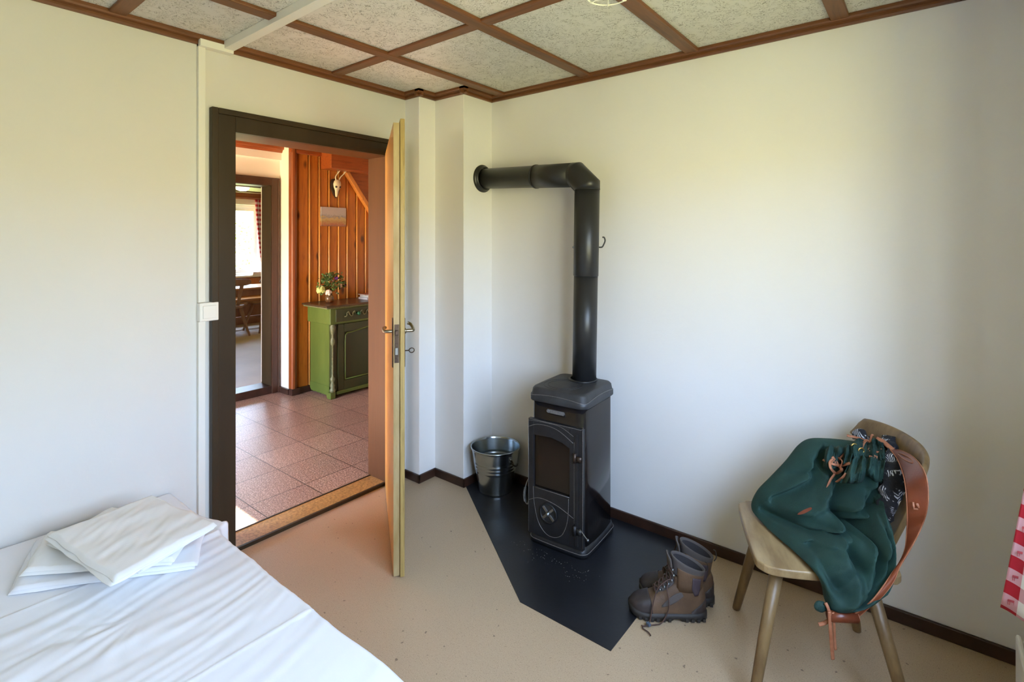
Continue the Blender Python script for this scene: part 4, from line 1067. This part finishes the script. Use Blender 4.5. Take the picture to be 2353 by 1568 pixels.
trail1 = [[(.158, .030, .154), (.14, .034, .15), (.105, .046, .125), (.088, .055, .085), (.078, .062, .045), (.070, .070, .012), (.062, .080, .004), (.045, .088, .0035), (.038, .10, .0035), (.055, .118, .0035), (.062, .135, .0035)],
          [(.146, .028, .137), (.14, .046, .12), (.145, .056, .08), (.140, .060, .045), (.115, .070, .008), (.09, .078, .004), (.062, .083, .004), (.048, .090, .004), (.035, .086, .004)],
          [(.164, .034, .176), (.15, .010, .20), (.158, -.030, .205), (.166, -.034, .18)]]
b1 = boot('brown leather hiking boot with trailing lace, the front one beside the plate', (-.945, 1.945, 0.0035), R(33), True, trail1)
bm = B(); box(bm, -.006, .006, -.009, .009, -.005, .005, T(.062, -.084, .009, rz=R(30))); obj('lace_clamp', bm, plain('blue_grey_clamp', (.07, .10, .15), .4), b1, local=True, bevel=.002)
boot('brown leather hiking boot standing behind its pair next to the wall', (-.965, 2.085, 0.0035), R(25), False, [[(.160, .036, .198), (.15, .046, .18), (.14, .052, .14), (.13, .055, .13)]])

# ash crumbs scattered on the plate in front of the stove
bm = B(); rg = random.Random(11)
for k in range(90):
    if k < 65: x, y = rg.gauss(-1.44, .09), 2.06 - abs(rg.gauss(0, .05))
    else: x, y = rg.gauss(-1.22, .035), rg.gauss(2.0, .03)
    s_ = rg.uniform(.0006, .0017)
    bmesh.ops.create_icosphere(bm, subdivisions=1, radius=s_, matrix=Matrix.Translation((x, y, .003 + s_ * .35)) @ Matrix.Diagonal((rg.uniform(.7, 1.8), 1, .5, 1)))
tag(obj('ash_crumbs', bm, plain('grey_ash', (.20, .195, .185), .9), None), 'grey ash crumbs scattered on the black plate in front of the stove', 'ash', kind='stuff')
# ------------------------------------------------------------------ bed with a white sheet
M_sheet = plain('white_sheet', (.80, .81, .83), .85, bmp=.12, bscale=500, bdist=.0006)
M_linen = plain('cream_white_linen', (.80, .80, .775), .85, bmp=.12, bscale=500, bdist=.0006)
t = thing('bed', 'bed made with a creased plain white sheet along the door wall', 'bed', (-1.6, -.2, 0))
BX0, BX1, BY0, BY1, BZ = -2.578, -.62, -1.35, .855, .400
bm = B(); box(bm, BX0 + .03, BX1 - .03, BY0, BY1 - .03, .12, .385); obj('mattress', bm, M_linen, t, bevel=.03, bevseg=3)
bm = B(); box(bm, BX0 + .01, BX1 - .02, BY0, BY1 - .015, .10, .22); obj('bed_frame', bm, M_chair, t, bevel=.006)
for x_, y_ in ((BX0 + .06, BY1 - .07), (BX1 - .08, BY1 - .07), (BX0 + .06, BY0 + .06), (BX1 - .08, BY0 + .06)):
    bm = B(); box(bm, x_ - .03, x_ + .03, y_ - .03, y_ + .03, 0, .10); obj('leg', bm, M_chair, t, bevel=.004)
rows = []; bm = B()
nx, ny = 330, 300
wa = R(100)       # run of the pulled creases
cw, sw = math.cos(wa), math.sin(wa)
vc = -(-1.75) * sw + .45 * cw
def wrinkle(x, y):
    u, v = x * cw + y * sw, -x * sw + y * cw
    z = 0
    n1 = noise.noise(Vector((u * 2.2, v * 13 + 2 * noise.noise(Vector((u * 1.5, v * 2, 3))), 1.3)))
    n2 = noise.noise(Vector((u * 4, v * 30 + 3 * noise.noise(Vector((u * 2, v * 3, 7))), 5.1)))
    env = math.exp(-((v - vc) / .28) ** 2) * 1.0 + .25
    z += .010 * (max(0, n1) ** 1.2) * env + .0045 * n2 * env
    # radiating gathers near the linen pile
    dx, dy = x + 1.80, y - .52; d = math.hypot(dx, dy); a = math.atan2(dy, dx)
    z += .0022 * math.sin(a * 14 + 7 * noise.noise(Vector((dx * 5, dy * 5, 0)))) * math.exp(-((d - .20) / .14) ** 2) * max(0, math.cos(a + R(95)))
    # ironed-in folds
    for xf in (-2.095, -1.438): z += .0028 * math.exp(-((x - xf) / .006) ** 2)
    z += .004 * noise.noise(Vector((x * 3, y * 3, 9)))
    return z
for i in range(nx + 1):
    x = BX0 + (BX1 - BX0) * i / nx; row = []
    edge = BY1 + .010 * noise.noise(Vector((x * 4, 0, 2))) + (.035 * math.exp(-((x + 2.15) / .10) ** 2) if x < -2.15 else .050 * math.exp(-((x + 2.15) / .03) ** 2))
    lift = .006 * math.exp(-((x + 2.15) / .06) ** 2)
    for j in range(ny + 17):
        if j <= ny:
            y = BY0 + (edge - .018 - BY0) * (j / ny); z = BZ + wrinkle(x, y) + lift * max(0, (y - edge + .12) / .12)
        else:
            q = (j - ny) / 16.0
            if q < .3: a = q / .3 * math.pi / 2; y = edge - .018 + .018 * math.sin(a); z = BZ + lift + wrinkle(x, edge) * (1 - q) - .018 * (1 - math.cos(a))
            else: y = edge + .004 * math.sin(x * 40) * (q - .3); z = BZ + lift * (1 - (q - .3)) - .018 - (q - .3) / .7 * .20
        row.append(bm.verts.new((x, y, z)))
    rows.append(row)
grid_faces(bm, rows)
o = obj('sheet', bm, M_sheet, t, smooth=True)
m = o.modifiers.new('th', 'SOLIDIFY'); m.thickness = .0015; m.offset = -1
# folded linen, each piece a slab of layered cloth
def folded(label, corners, z0, th, seed, layers=2, mat=M_linen, sag=.0, hem=None):
    """corners: four xy corners in order; soft slab with fold layers showing on its edge"""
    cx = sum(c[0] for c in corners) / 4; cy = sum(c[1] for c in corners) / 4
    t = thing('folded_linen', label, 'linen', (cx, cy, z0), 0, 'pile of folded white linen on the bed')
    lt = th / layers
    for L in range(layers):
        bm = B(); n = 46; rows = []
        sh = .006 * (L - (layers - 1) / 2)
        for i in range(n + 1):
            row = []
            for j in range(n + 1):
                u, v = i / n, j / n
                rnd = .012
                p = [0, 0]
                for k, w in enumerate(((1 - u) * (1 - v), u * (1 - v), u * v, (1 - u) * v)):
                    p[0] += corners[k][0] * w; p[1] += corners[k][1] * w
                e = min(u, 1 - u, v, 1 - v) * .42
                p[0] += .007 * noise.noise(Vector((u * 4, v * 4, seed + L))) * 1.4; p[1] += .007 * noise.noise(Vector((u * 4, v * 4, seed + L + 30))) * 1.4
                prof = 1 - max(0, 1 - e / rnd) ** 2.2
                hgt = lt * (.15 + .85 * math.sqrt(max(0, prof)))
                nz = noise.noise(Vector((p[0] * 9, p[1] * 4 + 2 * noise.noise(Vector((p[0] * 5, p[1] * 5, seed))), seed * 3.1 + L)))
                nz2 = noise.noise(Vector(((p[0] + p[1]) * 30, (p[0] - p[1]) * 9, seed * 2 + L)))
                z = z0 + L * lt * .92 + hgt + (.009 * nz + .0035 * nz2) * min(1, e / .02) + sag * (u - .5)
                if hem and L == layers - 1:
                    hd_ = abs(u - hem) * .42; z -= .0016 * math.exp(-(hd_ / .0022) ** 2)
                row.append(bm.verts.new((p[0] + sh, p[1] + sh, z)))
            rows.append(row)
        grid_faces(bm, rows)
        low = []
        per = [(i, 0) for i in range(n)] + [(n, j) for j in range(n)] + [(n - i, n) for i in range(n)] + [(0, n - j) for j in range(n)]
        ring = [rows[i][j] for i, j in per]
        mid = [bm.verts.new((v.co.x + (v.co.x - cx) * .006, v.co.y + (v.co.y - cy) * .006, (z0 + L * lt * .92) * .6 + v.co.z * .4)) for v in ring]
        low = [bm.verts.new((v.co.x - (v.co.x - cx) * .012, v.co.y - (v.co.y - cy) * .012, z0 + L * lt * .92 + sag * ((cx and 0)))) for v in ring]
        m_ = len(ring)
        for k in range(m_):
            bm.faces.new((ring[k], ring[(k + 1) % m_], mid[(k + 1) % m_], mid[k])); bm.faces.new((mid[k], mid[(k + 1) % m_], low[(k + 1) % m_], low[k]))
        bm.faces.new(low)
        obj('cloth_layer', bm, mat, t, smooth=True)
    return t
folded('bright white folded sheet, lowest of the linen pile on the bed', [(-2.21, .290), (-1.905, .700), (-2.20, .845), (-2.52, .40)], .406, .022, 3, 2, M_sheet)
folded('white folded cover with a sharp left corner, second from the bottom of the linen pile', [(-2.24, .320), (-1.93, .640), (-2.14, .800), (-2.47, .42)], .437, .022, 11, 2)
folded('thin crumpled white pillowcase, just under the top of the linen pile', [(-2.33, .400), (-1.905, .545), (-2.0, .800), (-2.44, .60)], .467, .018, 17, 2)
folded('creamy white folded cover with a stitched hem, topmost of the linen pile', [(-2.320, .395), (-1.855, .460), (-1.945, .778), (-2.36, .71)], .492, .022, 23, 2, hem=.12)

# ------------------------------------------------------------------ right-hand curtain and radiator
t = thing('curtain', 'red and white checked curtain with small deer at the right edge', 'curtain', (.25, 1.80, 2.2))
rows = []
for i in range(60):
    z = 2.24 - 1.655 * i / 59; q = i / 59.0
    x0 = min(.188, .140 + .137 * (z - .586))
    row = []
    for j in range(61):
        s = j / 60.0
        x = x0 + (.282 - x0) * s ** .8; y = 1.775 - .14 * s + (.016 * math.sin(s * 22 + q) ) * s
        row.append(Vector((x, y, z - .004 * s)))
    rows.append(row)
M_g = mat_gingham('red_gingham_near', .033)
cl = cloth_uv('cloth', rows, M_g, t)
bm = B(); sweep(bm, [(.262, .15, 2.25), (.262, 1.95, 2.25)], .010, 10); obj('rod', bm, M_base, t, smooth=True)
# woven deer on the pale squares of the curtain edge
M_deer = plain('woven_deer_red', (.42, .06, .07), .85)
def deer(px, py, pz, s, dirx):
    bm = B()
    shapes = [[(-.45, .05), (-.40, .28), (.25, .30), (.35, .12), (.28, .0), (-.30, .0)], [(.22, .2), (.34, .55), (.50, .55), (.62, .46), (.46, .40), (.38, .15)],
              [(-.42, .1), (-.34, .1), (-.36, -.42), (-.42, -.42)], [(-.26, .05), (-.18, .05), (-.22, -.42), (-.27, -.42)], [(.14, .05), (.20, .05), (.18, -.42), (.13, -.42)], [(.26, .1), (.34, .1), (.32, -.42), (.27, -.42)],
              [(.38, .52), (.34, .80), (.38, .80), (.43, .55)], [(.44, .53), (.52, .82), (.56, .80), (.48, .53)]]
    for sh in shapes:
        prism(bm, [(px + a * s * dirx, pz + b_ * s) for a, b_ in sh], py - .0004, py + .0004, 'y')
    return bm
for k in range(6):
    zz = .612 + k * .0625; q = (2.24 - zz) / 1.655
    x0 = min(.188, .140 + .137 * (zz - .586))
    obj('woven_deer', deer(x0 + .0165, 1.7625, zz, .019, 1), M_deer, cl)
t = thing('radiator', 'white panel radiator low at the right edge under the checked curtain', 'radiator', (.21, 1.2, .1))
bm = B(); box(bm, .190, .202, .35, 2.02, .07, .40); obj('front_panel', bm, M_plastic, t, bevel=.006)
bm = B(); box(bm, .225, .240, .35, 2.02, .07, .40); obj('back_panel', bm, M_plastic, t, bevel=.006)
for k in range(20):
    if k in (0, 19): bm = B(); box(bm, .201, .227, .36 + k * .0868, .372 + k * .0868, .10, .385); obj('side_fin', bm, M_plastic, t)
bm = B(); box(bm, .240, XR - .002, .7, .74, .30, .34); box(bm, .240, XR - .002, 1.7, 1.74, .30, .34); obj('bracket', bm, M_plastic, t)

# ------------------------------------------------------------------ green sack on the chair
M_can = plain('green_linen_cloth', (.0095, .046, .035), .82, c2=(.0065, .032, .025), vscale=9, bmp=.6, bscale=300, bdist=.0015)
M_lea = plain('tan_leather', (.22, .050, .017), .36, c2=(.13, .028, .010), vscale=7, bmp=.12, bscale=120)
M_leal = plain('pale_leather_edge', (.42, .17, .085), .6, c2=(.30, .10, .045), vscale=30)
bag = thing('green_rucksack', 'dark green cloth drawstring rucksack with tan leather strap lying on the chair', 'bag', (-.28, 2.05, .452))
OUT = [(1727, 1168, 2.00), (1740, 1132, 1.995), (1772, 1098, 1.98), (1808, 1060, 1.97), (1836, 1025, 1.965), (1862, 1009, 1.955), (1900, 1008, 1.93), (1945, 1012, 1.90), (1985, 1018, 1.87), (2020, 1028, 1.84), (2040, 1052, 1.80), (2034, 1090, 1.76),
       (2022, 1125, 1.715), (2026, 1160, 1.68), (2037, 1200, 1.65), (2040, 1250, 1.62), (2041, 1300, 1.60), (2034, 1345, 1.585), (2012, 1378, 1.575), (1975, 1400, 1.575), (1935, 1407, 1.58), (1906, 1400, 1.59), (1898, 1370, 1.60), (1885, 1335, 1.615), (1858, 1300, 1.66), (1820, 1264, 1.75), (1780, 1230, 1.84), (1748, 1198, 1.93)]
ol = spline([Vector((a, b_, c * 100)) for a, b_, c in OUT], 6, True)
CU, CV, CD = 1925.0, 1205.0, 1.775
CRE = [([(1992, 1100), (1972, 1150), (1963, 1200), (1976, 1250), (1985, 1295), (1982, 1335), (1958, 1385)], 7, .045),
       ([(1902, 1168), (1925, 1196), (1958, 1196)], 13, .050), ([(1742, 1168), (1790, 1190), (1845, 1213), (1900, 1212), (1925, 1205)], 8, .028),
       ([(1862, 1062), (1856, 1098), (1818, 1118), (1765, 1140)], 13, .020), ([(1880, 1040), (1900, 1095), (1890, 1150)], 14, .022),
       ([(1840, 1235), (1872, 1285), (1905, 1345)], 11, .018), ([(1905, 1240), (1950, 1300), (1962, 1345)], 9, .012), ([(2003, 1112), (2012, 1155), (2036, 1186)], 8, .034),
       ([(1930, 1052), (1922, 1092), (1905, 1130)], 10, .022), ([(2000, 1215), (2022, 1228)], 6, .010), ([(1968, 1125), (1948, 1160)], 6, .016),
       ([(1735, 1180), (1795, 1208), (1855, 1232), (1905, 1238)], 12, -.014), ([(1866, 1225), (1895, 1185), (1935, 1135), (1968, 1085)], 9, -.020), ([(1985, 1080), (1985, 1135), (1998, 1200), (1990, 1260)], 8, -.014),
       ([(1836, 1030), (1846, 1066), (1838, 1090), (1790, 1118), (1748, 1140)], 10, -.014), ([(2025, 1230), (2030, 1290), (2008, 1350)], 12, -.010), ([(1900, 1260), (1930, 1320), (1930, 1375)], 14, -.012), ([(1955, 1095), (1948, 1140), (1950, 1170)], 7, -.010)]
CRE += [([(1950, 1112), (1938, 1160), (1915, 1175)], 7, .018), ([(2020, 1112), (2030, 1150)], 5, .014), ([(1973, 1120), (1985, 1160), (1996, 1195), (2010, 1225)], 6, .012),
        ([(1962, 1225), (1948, 1260), (1955, 1310), (1965, 1360)], 8, -.016), ([(1912, 1215), (1925, 1255), (1940, 1290)], 8, .016), ([(2008, 1240), (2012, 1290), (1995, 1350)], 6, .012),
        ([(1785, 1160), (1830, 1165), (1862, 1150)], 9, -.010), ([(1800, 1085), (1850, 1080), (1868, 1060)], 8, .014), ([(1915, 1130), (1900, 1165)], 9, -.012), ([(1775, 1205), (1830, 1245), (1862, 1275)], 9, -.010),
        ([(1845, 1255), (1800, 1222), (1765, 1200)], 6, .008), ([(1888, 1020), (1876, 1050), (1880, 1075)], 6, .014), ([(1912, 1085), (1880, 1120), (1860, 1135)], 7, -.010)]
CRE = [(np.array(p, float), w, d) for p, w, d in CRE]
def crease(u, v):
    tot = 0.0
    for p, w, d in CRE:
        a, b_ = p[:-1], p[1:]; ab = b_ - a
        tq = np.clip(((u - a[:, 0]) * ab[:, 0] + (v - a[:, 1]) * ab[:, 1]) / (ab ** 2).sum(1), 0, 1)
        dd = np.hypot(a[:, 0] + tq * ab[:, 0] - u, a[:, 1] + tq * ab[:, 1] - v).min()
        tot += (2.7 if d > 0 else 2.0) * d * math.exp(-(dd / w) ** 1.5)
    mx, my = u - 2003, v - 1045; dm = math.hypot(mx, my)
    tot += .007 * math.sin(math.atan2(my, mx) * 17) * math.exp(-(dm / 75) ** 2)
    tot += .010 * noise.noise(Vector((u * .018, v * .018, 2.2))) + .004 * noise.noise(Vector((u * .05, v * .05, 5.2)))
    return tot
vd_ = Vector((-math.sin(CAM_A), math.cos(CAM_A), -.25)).normalized()
bm = B(); RN = 52
_ca, _sa = math.cos(R(23.2)), math.sin(R(23.2))
def clear(p):
    """keep the cloth on top of, or in front of, the chair seat"""
    dx, dy = p.x + .318, p.y - 2.088; lx, ly = dx * _ca + dy * _sa, -dx * _sa + dy * _ca
    lim = -.212 + .05 * max(0, lx) / .2
    if -.22 < lx < .225 and lim < ly < .24 and p.z < .458:
        if p.z > .405 and ly > lim + .03: p.z = .458
        else:
            ly = lim; p.x = -.318 + lx * _ca - ly * _sa; p.y = 2.088 + lx * _sa + ly * _ca
    return p
rows = []
for k in range(1, RN + 1):
    r = math.sin(math.pi / 2 * k / RN) if k < RN else 1.0
    row = []
    for q in ol:
        u = CU + (q.x - CU) * r; v = CV + (q.y - CV) * r; d = CD + (q.z / 100 - CD) * r
        d2 = - .105 * math.sqrt(max(0, 1 - r * r)) + crease(u, v) * (1 - r ** 7)
        row.append(bm.verts.new(clear(P(u, v, d) + vd_ * d2)))
    rows.append(row)
grid_faces(bm, rows, True)
c0 = bm.verts.new(P(CU, CV, CD) + vd_ * (-.105 + crease(CU, CV)))
n = len(ol)
for k in range(n): bm.faces.new((c0, rows[0][k], rows[0][(k + 1) % n]))
prev = rows[-1]
for k in range(RN - 1, 6, -5):
    r = math.sin(math.pi / 2 * k / RN); row = []
    for q in ol:
        u = CU + (q.x - CU) * r; v = CV + (q.y - CV) * r; d = CD + (q.z / 100 - CD) * r
        p = P(u, v, d) + Vector((vd_.x, vd_.y, 0)) * .085 * math.sqrt(max(0, 1 - r * r))
        row.append(bm.verts.new(clear(p)))
    grid_faces(bm, [prev, row], True); prev = row
bm.faces.new(prev)
o = obj('bag_body', bm, M_can, bag, smooth=True)
OA = [(math.atan2(q.y - CV, q.x - CU), math.hypot(q.x - CU, q.y - CV), q.z / 100) for q in ol]
def bd(u, v, off=0.0):
    """distance of the bag's front surface along a sight line, less an offset"""
    a = math.atan2(v - CV, u - CU); l = math.hypot(u - CU, v - CV)
    o_ = min(OA, key=lambda t_: abs((t_[0] - a + math.pi) % (2 * math.pi) - math.pi))
    r_ = min(1.0, l / o_[1])
    return CD + (o_[2] - CD) * r_ - .103 * math.sqrt(max(0, 1 - r_ * r_)) + crease(u, v) * (1 - r_ ** 7) - off
# hem of the gathered mouth: pleated band standing off the body
def band(name, top, bot, dt, db, amp, fr, nv=10, nu=90, mat=M_can, ph=0):
    rows = []; bm = B()
    tp = spline([Vector((a, b_, 0)) for a, b_ in top], 12); bt = spline([Vector((a, b_, 0)) for a, b_ in bot], 12)
    tp = [tp[int(round(i * (len(tp) - 1) / nu))] for i in range(nu + 1)]; bt = [bt[int(round(i * (len(bt) - 1) / nu))] for i in range(nu + 1)]
    for j in range(nv + 1):
        q = j / nv; row = []
        for i in range(nu + 1):
            p = tp[i].lerp(bt[i], q); s = i / nu
            d = (dt[0] * (1 - s) + dt[1] * s) * (1 - q) + (db[0] * (1 - s) + db[1] * s) * q
            d = bd(p.x, p.y, .010 + .010 * (1 - q)); d += amp * (1 - .4 * q) * math.sin(s * fr * 2 * math.pi + ph + .6 * math.sin(s * 9)) - .004 * math.sin(q * math.pi)
            row.append(bm.verts.new(P(p.x, p.y + 2.5 * math.sin(s * fr * 2 * math.pi + 1) * (1 - q), d)))
        rows.append(row)
    grid_faces(bm, rows)
    o = obj(name, bm, mat, bag, smooth=True); m = o.modifiers.new('th', 'SOLIDIFY'); m.thickness = .0022
    return o
band('gathered_hem', [(1950, 1068), (1968, 1050), (1985, 1050), (2002, 1052), (2035, 1054)], [(1930, 1110), (1952, 1112), (1972, 1110), (1992, 1108), (2028, 1112)], (1.765, 1.785), (1.752, 1.770), .010, 3.5)
band('gathered_hem', [(1897, 1030), (1915, 1024), (1932, 1028), (1950, 1024), (1958, 1046)], [(1890, 1075), (1905, 1078), (1925, 1076), (1940, 1066), (1952, 1066)], (1.80, 1.82), (1.785, 1.79), .010, 3.5, ph=1.5)
band('gathered_hem', [(1950, 1020), (1975, 1010), (2000, 1016), (2012, 1008), (2030, 1020)], [(1955, 1052), (1978, 1058), (2000, 1056), (2018, 1058), (2036, 1056)], (1.86, 1.86), (1.80, 1.80), .008, 2.5, ph=2.5)
# eyelets
for u, v, d in ((1979, 1036, 1.815), (1963, 1026, 1.84)):
    c = P(u, v, bd(u, v, .016)); bm = B()
    a1 = Vector((math.cos(CAM_A), math.sin(CAM_A), 0)); a2 = Vector((0, 0, 1))
    sweep(bm, [c + a1 * .0095 * math.cos(q) + a2 * .0085 * math.sin(q) for q in [k * math.pi / 10 for k in range(20)]], .0022, 8, closed=True)
    obj('eyelet', bm, M_brass, bag, smooth=True, label='brass eyelet ring')
def cord(name, pts, w=.0048, flat=.45, mat=M_leal, on=True):
    bm = sweep(B(), spline([P(p[0], p[1], min(bd(p[0], p[1], .006 + (1.80 - p[2]) * .25 if p[2] < 1.80 else .006), 1.90) if on else p[2]) for p in pts], 6), w, 8, flat=flat); return obj(name, bm, mat, bag, smooth=True)
cord('leather_cord', [(1946, 1001, 1.86), (1975, 1008, 1.84), (1996, 1016, 1.80), (2003, 1001, 1.79), (2006, 1000, 1.79)])
cord('leather_cord', [(1984, 1018, 1.795), (1992, 1012, 1.785), (2000, 1022, 1.78), (1996, 1034, 1.775), (2004, 1046, 1.77), (2016, 1052, 1.77)])
cord('leather_cord', [(1980, 1036, 1.79), (1984, 1022, 1.78), (1990, 1014, 1.78)], .0055)
cord('leather_cord', [(2014, 1008, 1.80), (2030, 1016, 1.785), (2044, 1028, 1.775), (2052, 1034, 1.77)], .008)
cord('leather_cord', [(2016, 1026, 1.785), (2020, 1020, 1.775), (2026, 1028, 1.775), (2022, 1040, 1.775), (2014, 1040, 1.775)], .005)
cord('leather_cord', [(1997, 1050, 1.765), (2005, 1052, 1.762), (2008, 1056, 1.762)], .005)
# knot at the front
cord('leather_knot', [(1892, 1057, 1.775), (1912, 1066, 1.765), (1930, 1070, 1.755), (1950, 1066, 1.76), (1962, 1060, 1.765)])
cord('leather_knot', [(1946, 1038, 1.77), (1936, 1048, 1.76), (1926, 1058, 1.755), (1918, 1064, 1.755)], .0055)
cord('leather_knot', [(1912, 1050, 1.77), (1920, 1060, 1.75), (1928, 1072, 1.745), (1934, 1080, 1.755), (1922, 1088, 1.755), (1910, 1078, 1.755), (1907, 1064, 1.76), (1914, 1056, 1.765)], .005)
cord('leather_knot', [(1912, 1062, 1.755), (1924, 1052, 1.75), (1936, 1062, 1.75), (1930, 1076, 1.75)], .005)
cord('leather_cord', [(1918, 1090, 1.755), (1908, 1104, 1.75), (1901, 1122, 1.75), (1903, 1126, 1.75)])
cord('leather_cord', [(1944, 1088, 1.755), (1936, 1098, 1.75), (1922, 1108, 1.75)])
# leather strap
LE = [(2046, 1034, 1.79), (2060, 1052, 1.74), (2070, 1074, 1.66), (2079, 1105, 1.58), (2083, 1140, 1.55), (2085, 1180, 1.545), (2084, 1220, 1.57), (2080, 1262, 1.565), (2068, 1292, 1.56), (2050, 1318, 1.56), (2028, 1350, 1.555), (2006, 1378, 1.555), (1984, 1398, 1.565), (1962, 1412, 1.575)]
RE = [(2066, 1034, 1.79), (2092, 1046, 1.69), (2113, 1066, 1.57), (2128, 1095, 1.51), (2133, 1135, 1.495), (2130, 1172, 1.50), (2120, 1205, 1.53), (2104, 1240, 1.535), (2086, 1272, 1.545), (2068, 1302, 1.55), (2054, 1336, 1.55), (2030, 1368, 1.55), (2000, 1394, 1.56), (1966, 1424, 1.575)]
sa = spline([P(*p) for p in LE], 6); sb = spline([P(*p) for p in RE], 6)
stp = obj('leather_strap', ribbon(B(), sa, sb, .0042), M_lea, bag, smooth=True, label='wide tan leather shoulder strap')
bm = B(); sweep(bm, sa, .0022, 6); sweep(bm, sb, .0018, 6); obj('strap_edge', bm, M_leal, stp, smooth=True)
nrm = -Vector((-math.sin(CAM_A), math.cos(CAM_A), 0))
bm = B()
for k in range(5, 26, 1):
    pass
pc = [P(2062, 1042, 1.758), P(2074, 1054, 1.69), P(2088, 1062, 1.63), P(2098, 1064, 1.605), P(2094, 1056, 1.64), P(2078, 1046, 1.70)]
sweep(bm, spline(pc, 5, True), .0016, 6, closed=True); obj('stitching', bm, M_leal, stp, smooth=True)
bm = B(); c = P(2104, 1162, 1.522); rtv = Vector((math.cos(CAM_A), math.sin(CAM_A), 0)); up_ = Vector((0, 0, 1))
sweep(bm, [c - rtv * .008 + up_ * .010 + nrm * .001, c - rtv * .008 - up_ * .008 + nrm * .003, c + rtv * .004 - up_ * .009 + nrm * .003], .0030, 6); sweep(bm, [c + rtv * .001 + up_ * .008 + nrm * .003, c + rtv * .006 - up_ * .003 + nrm * .005], .0045, 8)
obj('leather_button', bm, M_leal, stp, smooth=True)
# rolled lower fitting, ties and green cloth tag
ax0, ax1 = P(1904, 1416, 1.575), P(1968, 1420, 1.575)
bm = sweep(B(), [ax0, ax1], .0155, 20); rf = obj('rolled_fitting', bm, M_lea, bag, smooth='auto')
bm = B(); dq = (ax1 - ax0).normalized(); e1 = dq.orthogonal().normalized(); e2 = dq.cross(e1)
sweep(bm, [ax1 + dq * .001 + (e1 * math.cos(a) + e2 * math.sin(a)) * (.0155 - .0012 * a) for a in [k * .35 for k in range(28)]], .0016, 6); obj('roll_end', bm, M_leal, rf, smooth=True)
cord('hanging_tie', [(1906, 1406, 1.565), (1908, 1440, 1.563), (1911, 1480, 1.565), (1914, 1516, 1.568)], .0062, .35, on=False)
cord('hanging_tie', [(1914, 1408, 1.568), (1917, 1440, 1.570), (1918, 1468, 1.572), (1920, 1494, 1.574)], .0045, .35, on=False)
cord('hanging_tie', [(1908, 1424, 1.580), (1895, 1432, 1.580), (1881, 1436, 1.585)], .0055, .4, on=False)
cord('hanging_tie', [(1897, 1386, 1.580), (1902, 1396, 1.575), (1906, 1408, 1.570)], .0050, .6, on=False)
bm = B(); bmesh.ops.create_icosphere(bm, subdivisions=3, radius=1, matrix=Matrix.Translation(P(1886, 1395, 1.59)) @ Matrix.Rotation(CAM_A, 4, 'Z') @ Matrix.Diagonal((.0205, .010, .0165, 1)))
for v in bm.verts: v.co += Vector((0, 0, 1)) * .004 * noise.noise(v.co * 60)
obj('cloth_tag', bm, M_can, bag, smooth=True)
bm = B(); ps = [P(u, v, bd(u, v, .001)) for u, v in ((1832, 1181), (1846, 1172), (1862, 1166), (1864, 1171), (1848, 1180), (1836, 1183))]
vs_ = [bm.verts.new(q + vd_ * -.002) for q in spline(ps, 4, True)]; bm.faces.new(vs_); obj('leather_patch', bm, M_lea, bag, smooth=True)
# black and white woven cloth behind the mouth and along the back
def mat_woven():
    m, nt, b = principled('black_white_weave'); setc(b, (.02, .02, .025), .9)
    v = coords(nt, (1, 1, 1), 'Object', (0, .9, .6))
    w = nt.nodes.new('ShaderNodeTexWave'); nt.links.new(v, w.inputs['Vector']); w.inputs['Scale'].default_value = 62; w.inputs['Distortion'].default_value = 3; w.inputs['Detail'].default_value = 1
    n_ = noise_n(nt, v, 26, 2)
    k = ramp(nt, w.outputs['Fac'], [(.58, (0, 0, 0)), (.66, (1, 1, 1))]); kk = ramp(nt, n_, [(.52, (0, 0, 0)), (.56, (1, 1, 1))])
    nt.links.new(mixc(nt, mixc(nt, 1, k, kk, 'MULTIPLY'), (.012, .012, .016), (.52, .52, .56)), b.inputs['Base Color']); bump(nt, b, noise_n(nt, v, 300, 2), .6, .003); return m
M_wv = mat_woven()
def lump(path, rad, seed, name='woven_cloth'):
    bm = B(); pts = spline([P(*p) for p in path], 8); n_ = len(pts)
    rr_ = []
    for i in range(n_):
        q = i / (n_ - 1) * (len(rad) - 1); k = min(int(q), len(rad) - 2); rr_.append(rad[k] + (rad[k + 1] - rad[k]) * (q - k))
    sweep(bm, pts, rr_, 20)
    for v in bm.verts: v.co += Vector((noise.noise(v.co * 45 + Vector((seed, 0, 0))), noise.noise(v.co * 45 + Vector((0, seed, 0))), noise.noise(v.co * 45 + Vector((0, 0, seed))))) * .012
    return obj(name, bm, M_wv, bag, smooth=True, label='black and white woven cloth')
lump([(1960, 1001, 1.92), (1978, 1000, 1.90), (2000, 1008, 1.90)], [.010, .018, .010], 3)
lump([(2026, 1010, 1.86), (2042, 1018, 1.84), (2056, 1034, 1.81)], [.012, .024, .014], 6)
lump([(2042, 1040, 1.80), (2056, 1062, 1.77), (2054, 1100, 1.72), (2044, 1140, 1.69), (2036, 1180, 1.67), (2036, 1215, 1.66)], [.014, .030, .036, .030, .018, .006], 9)
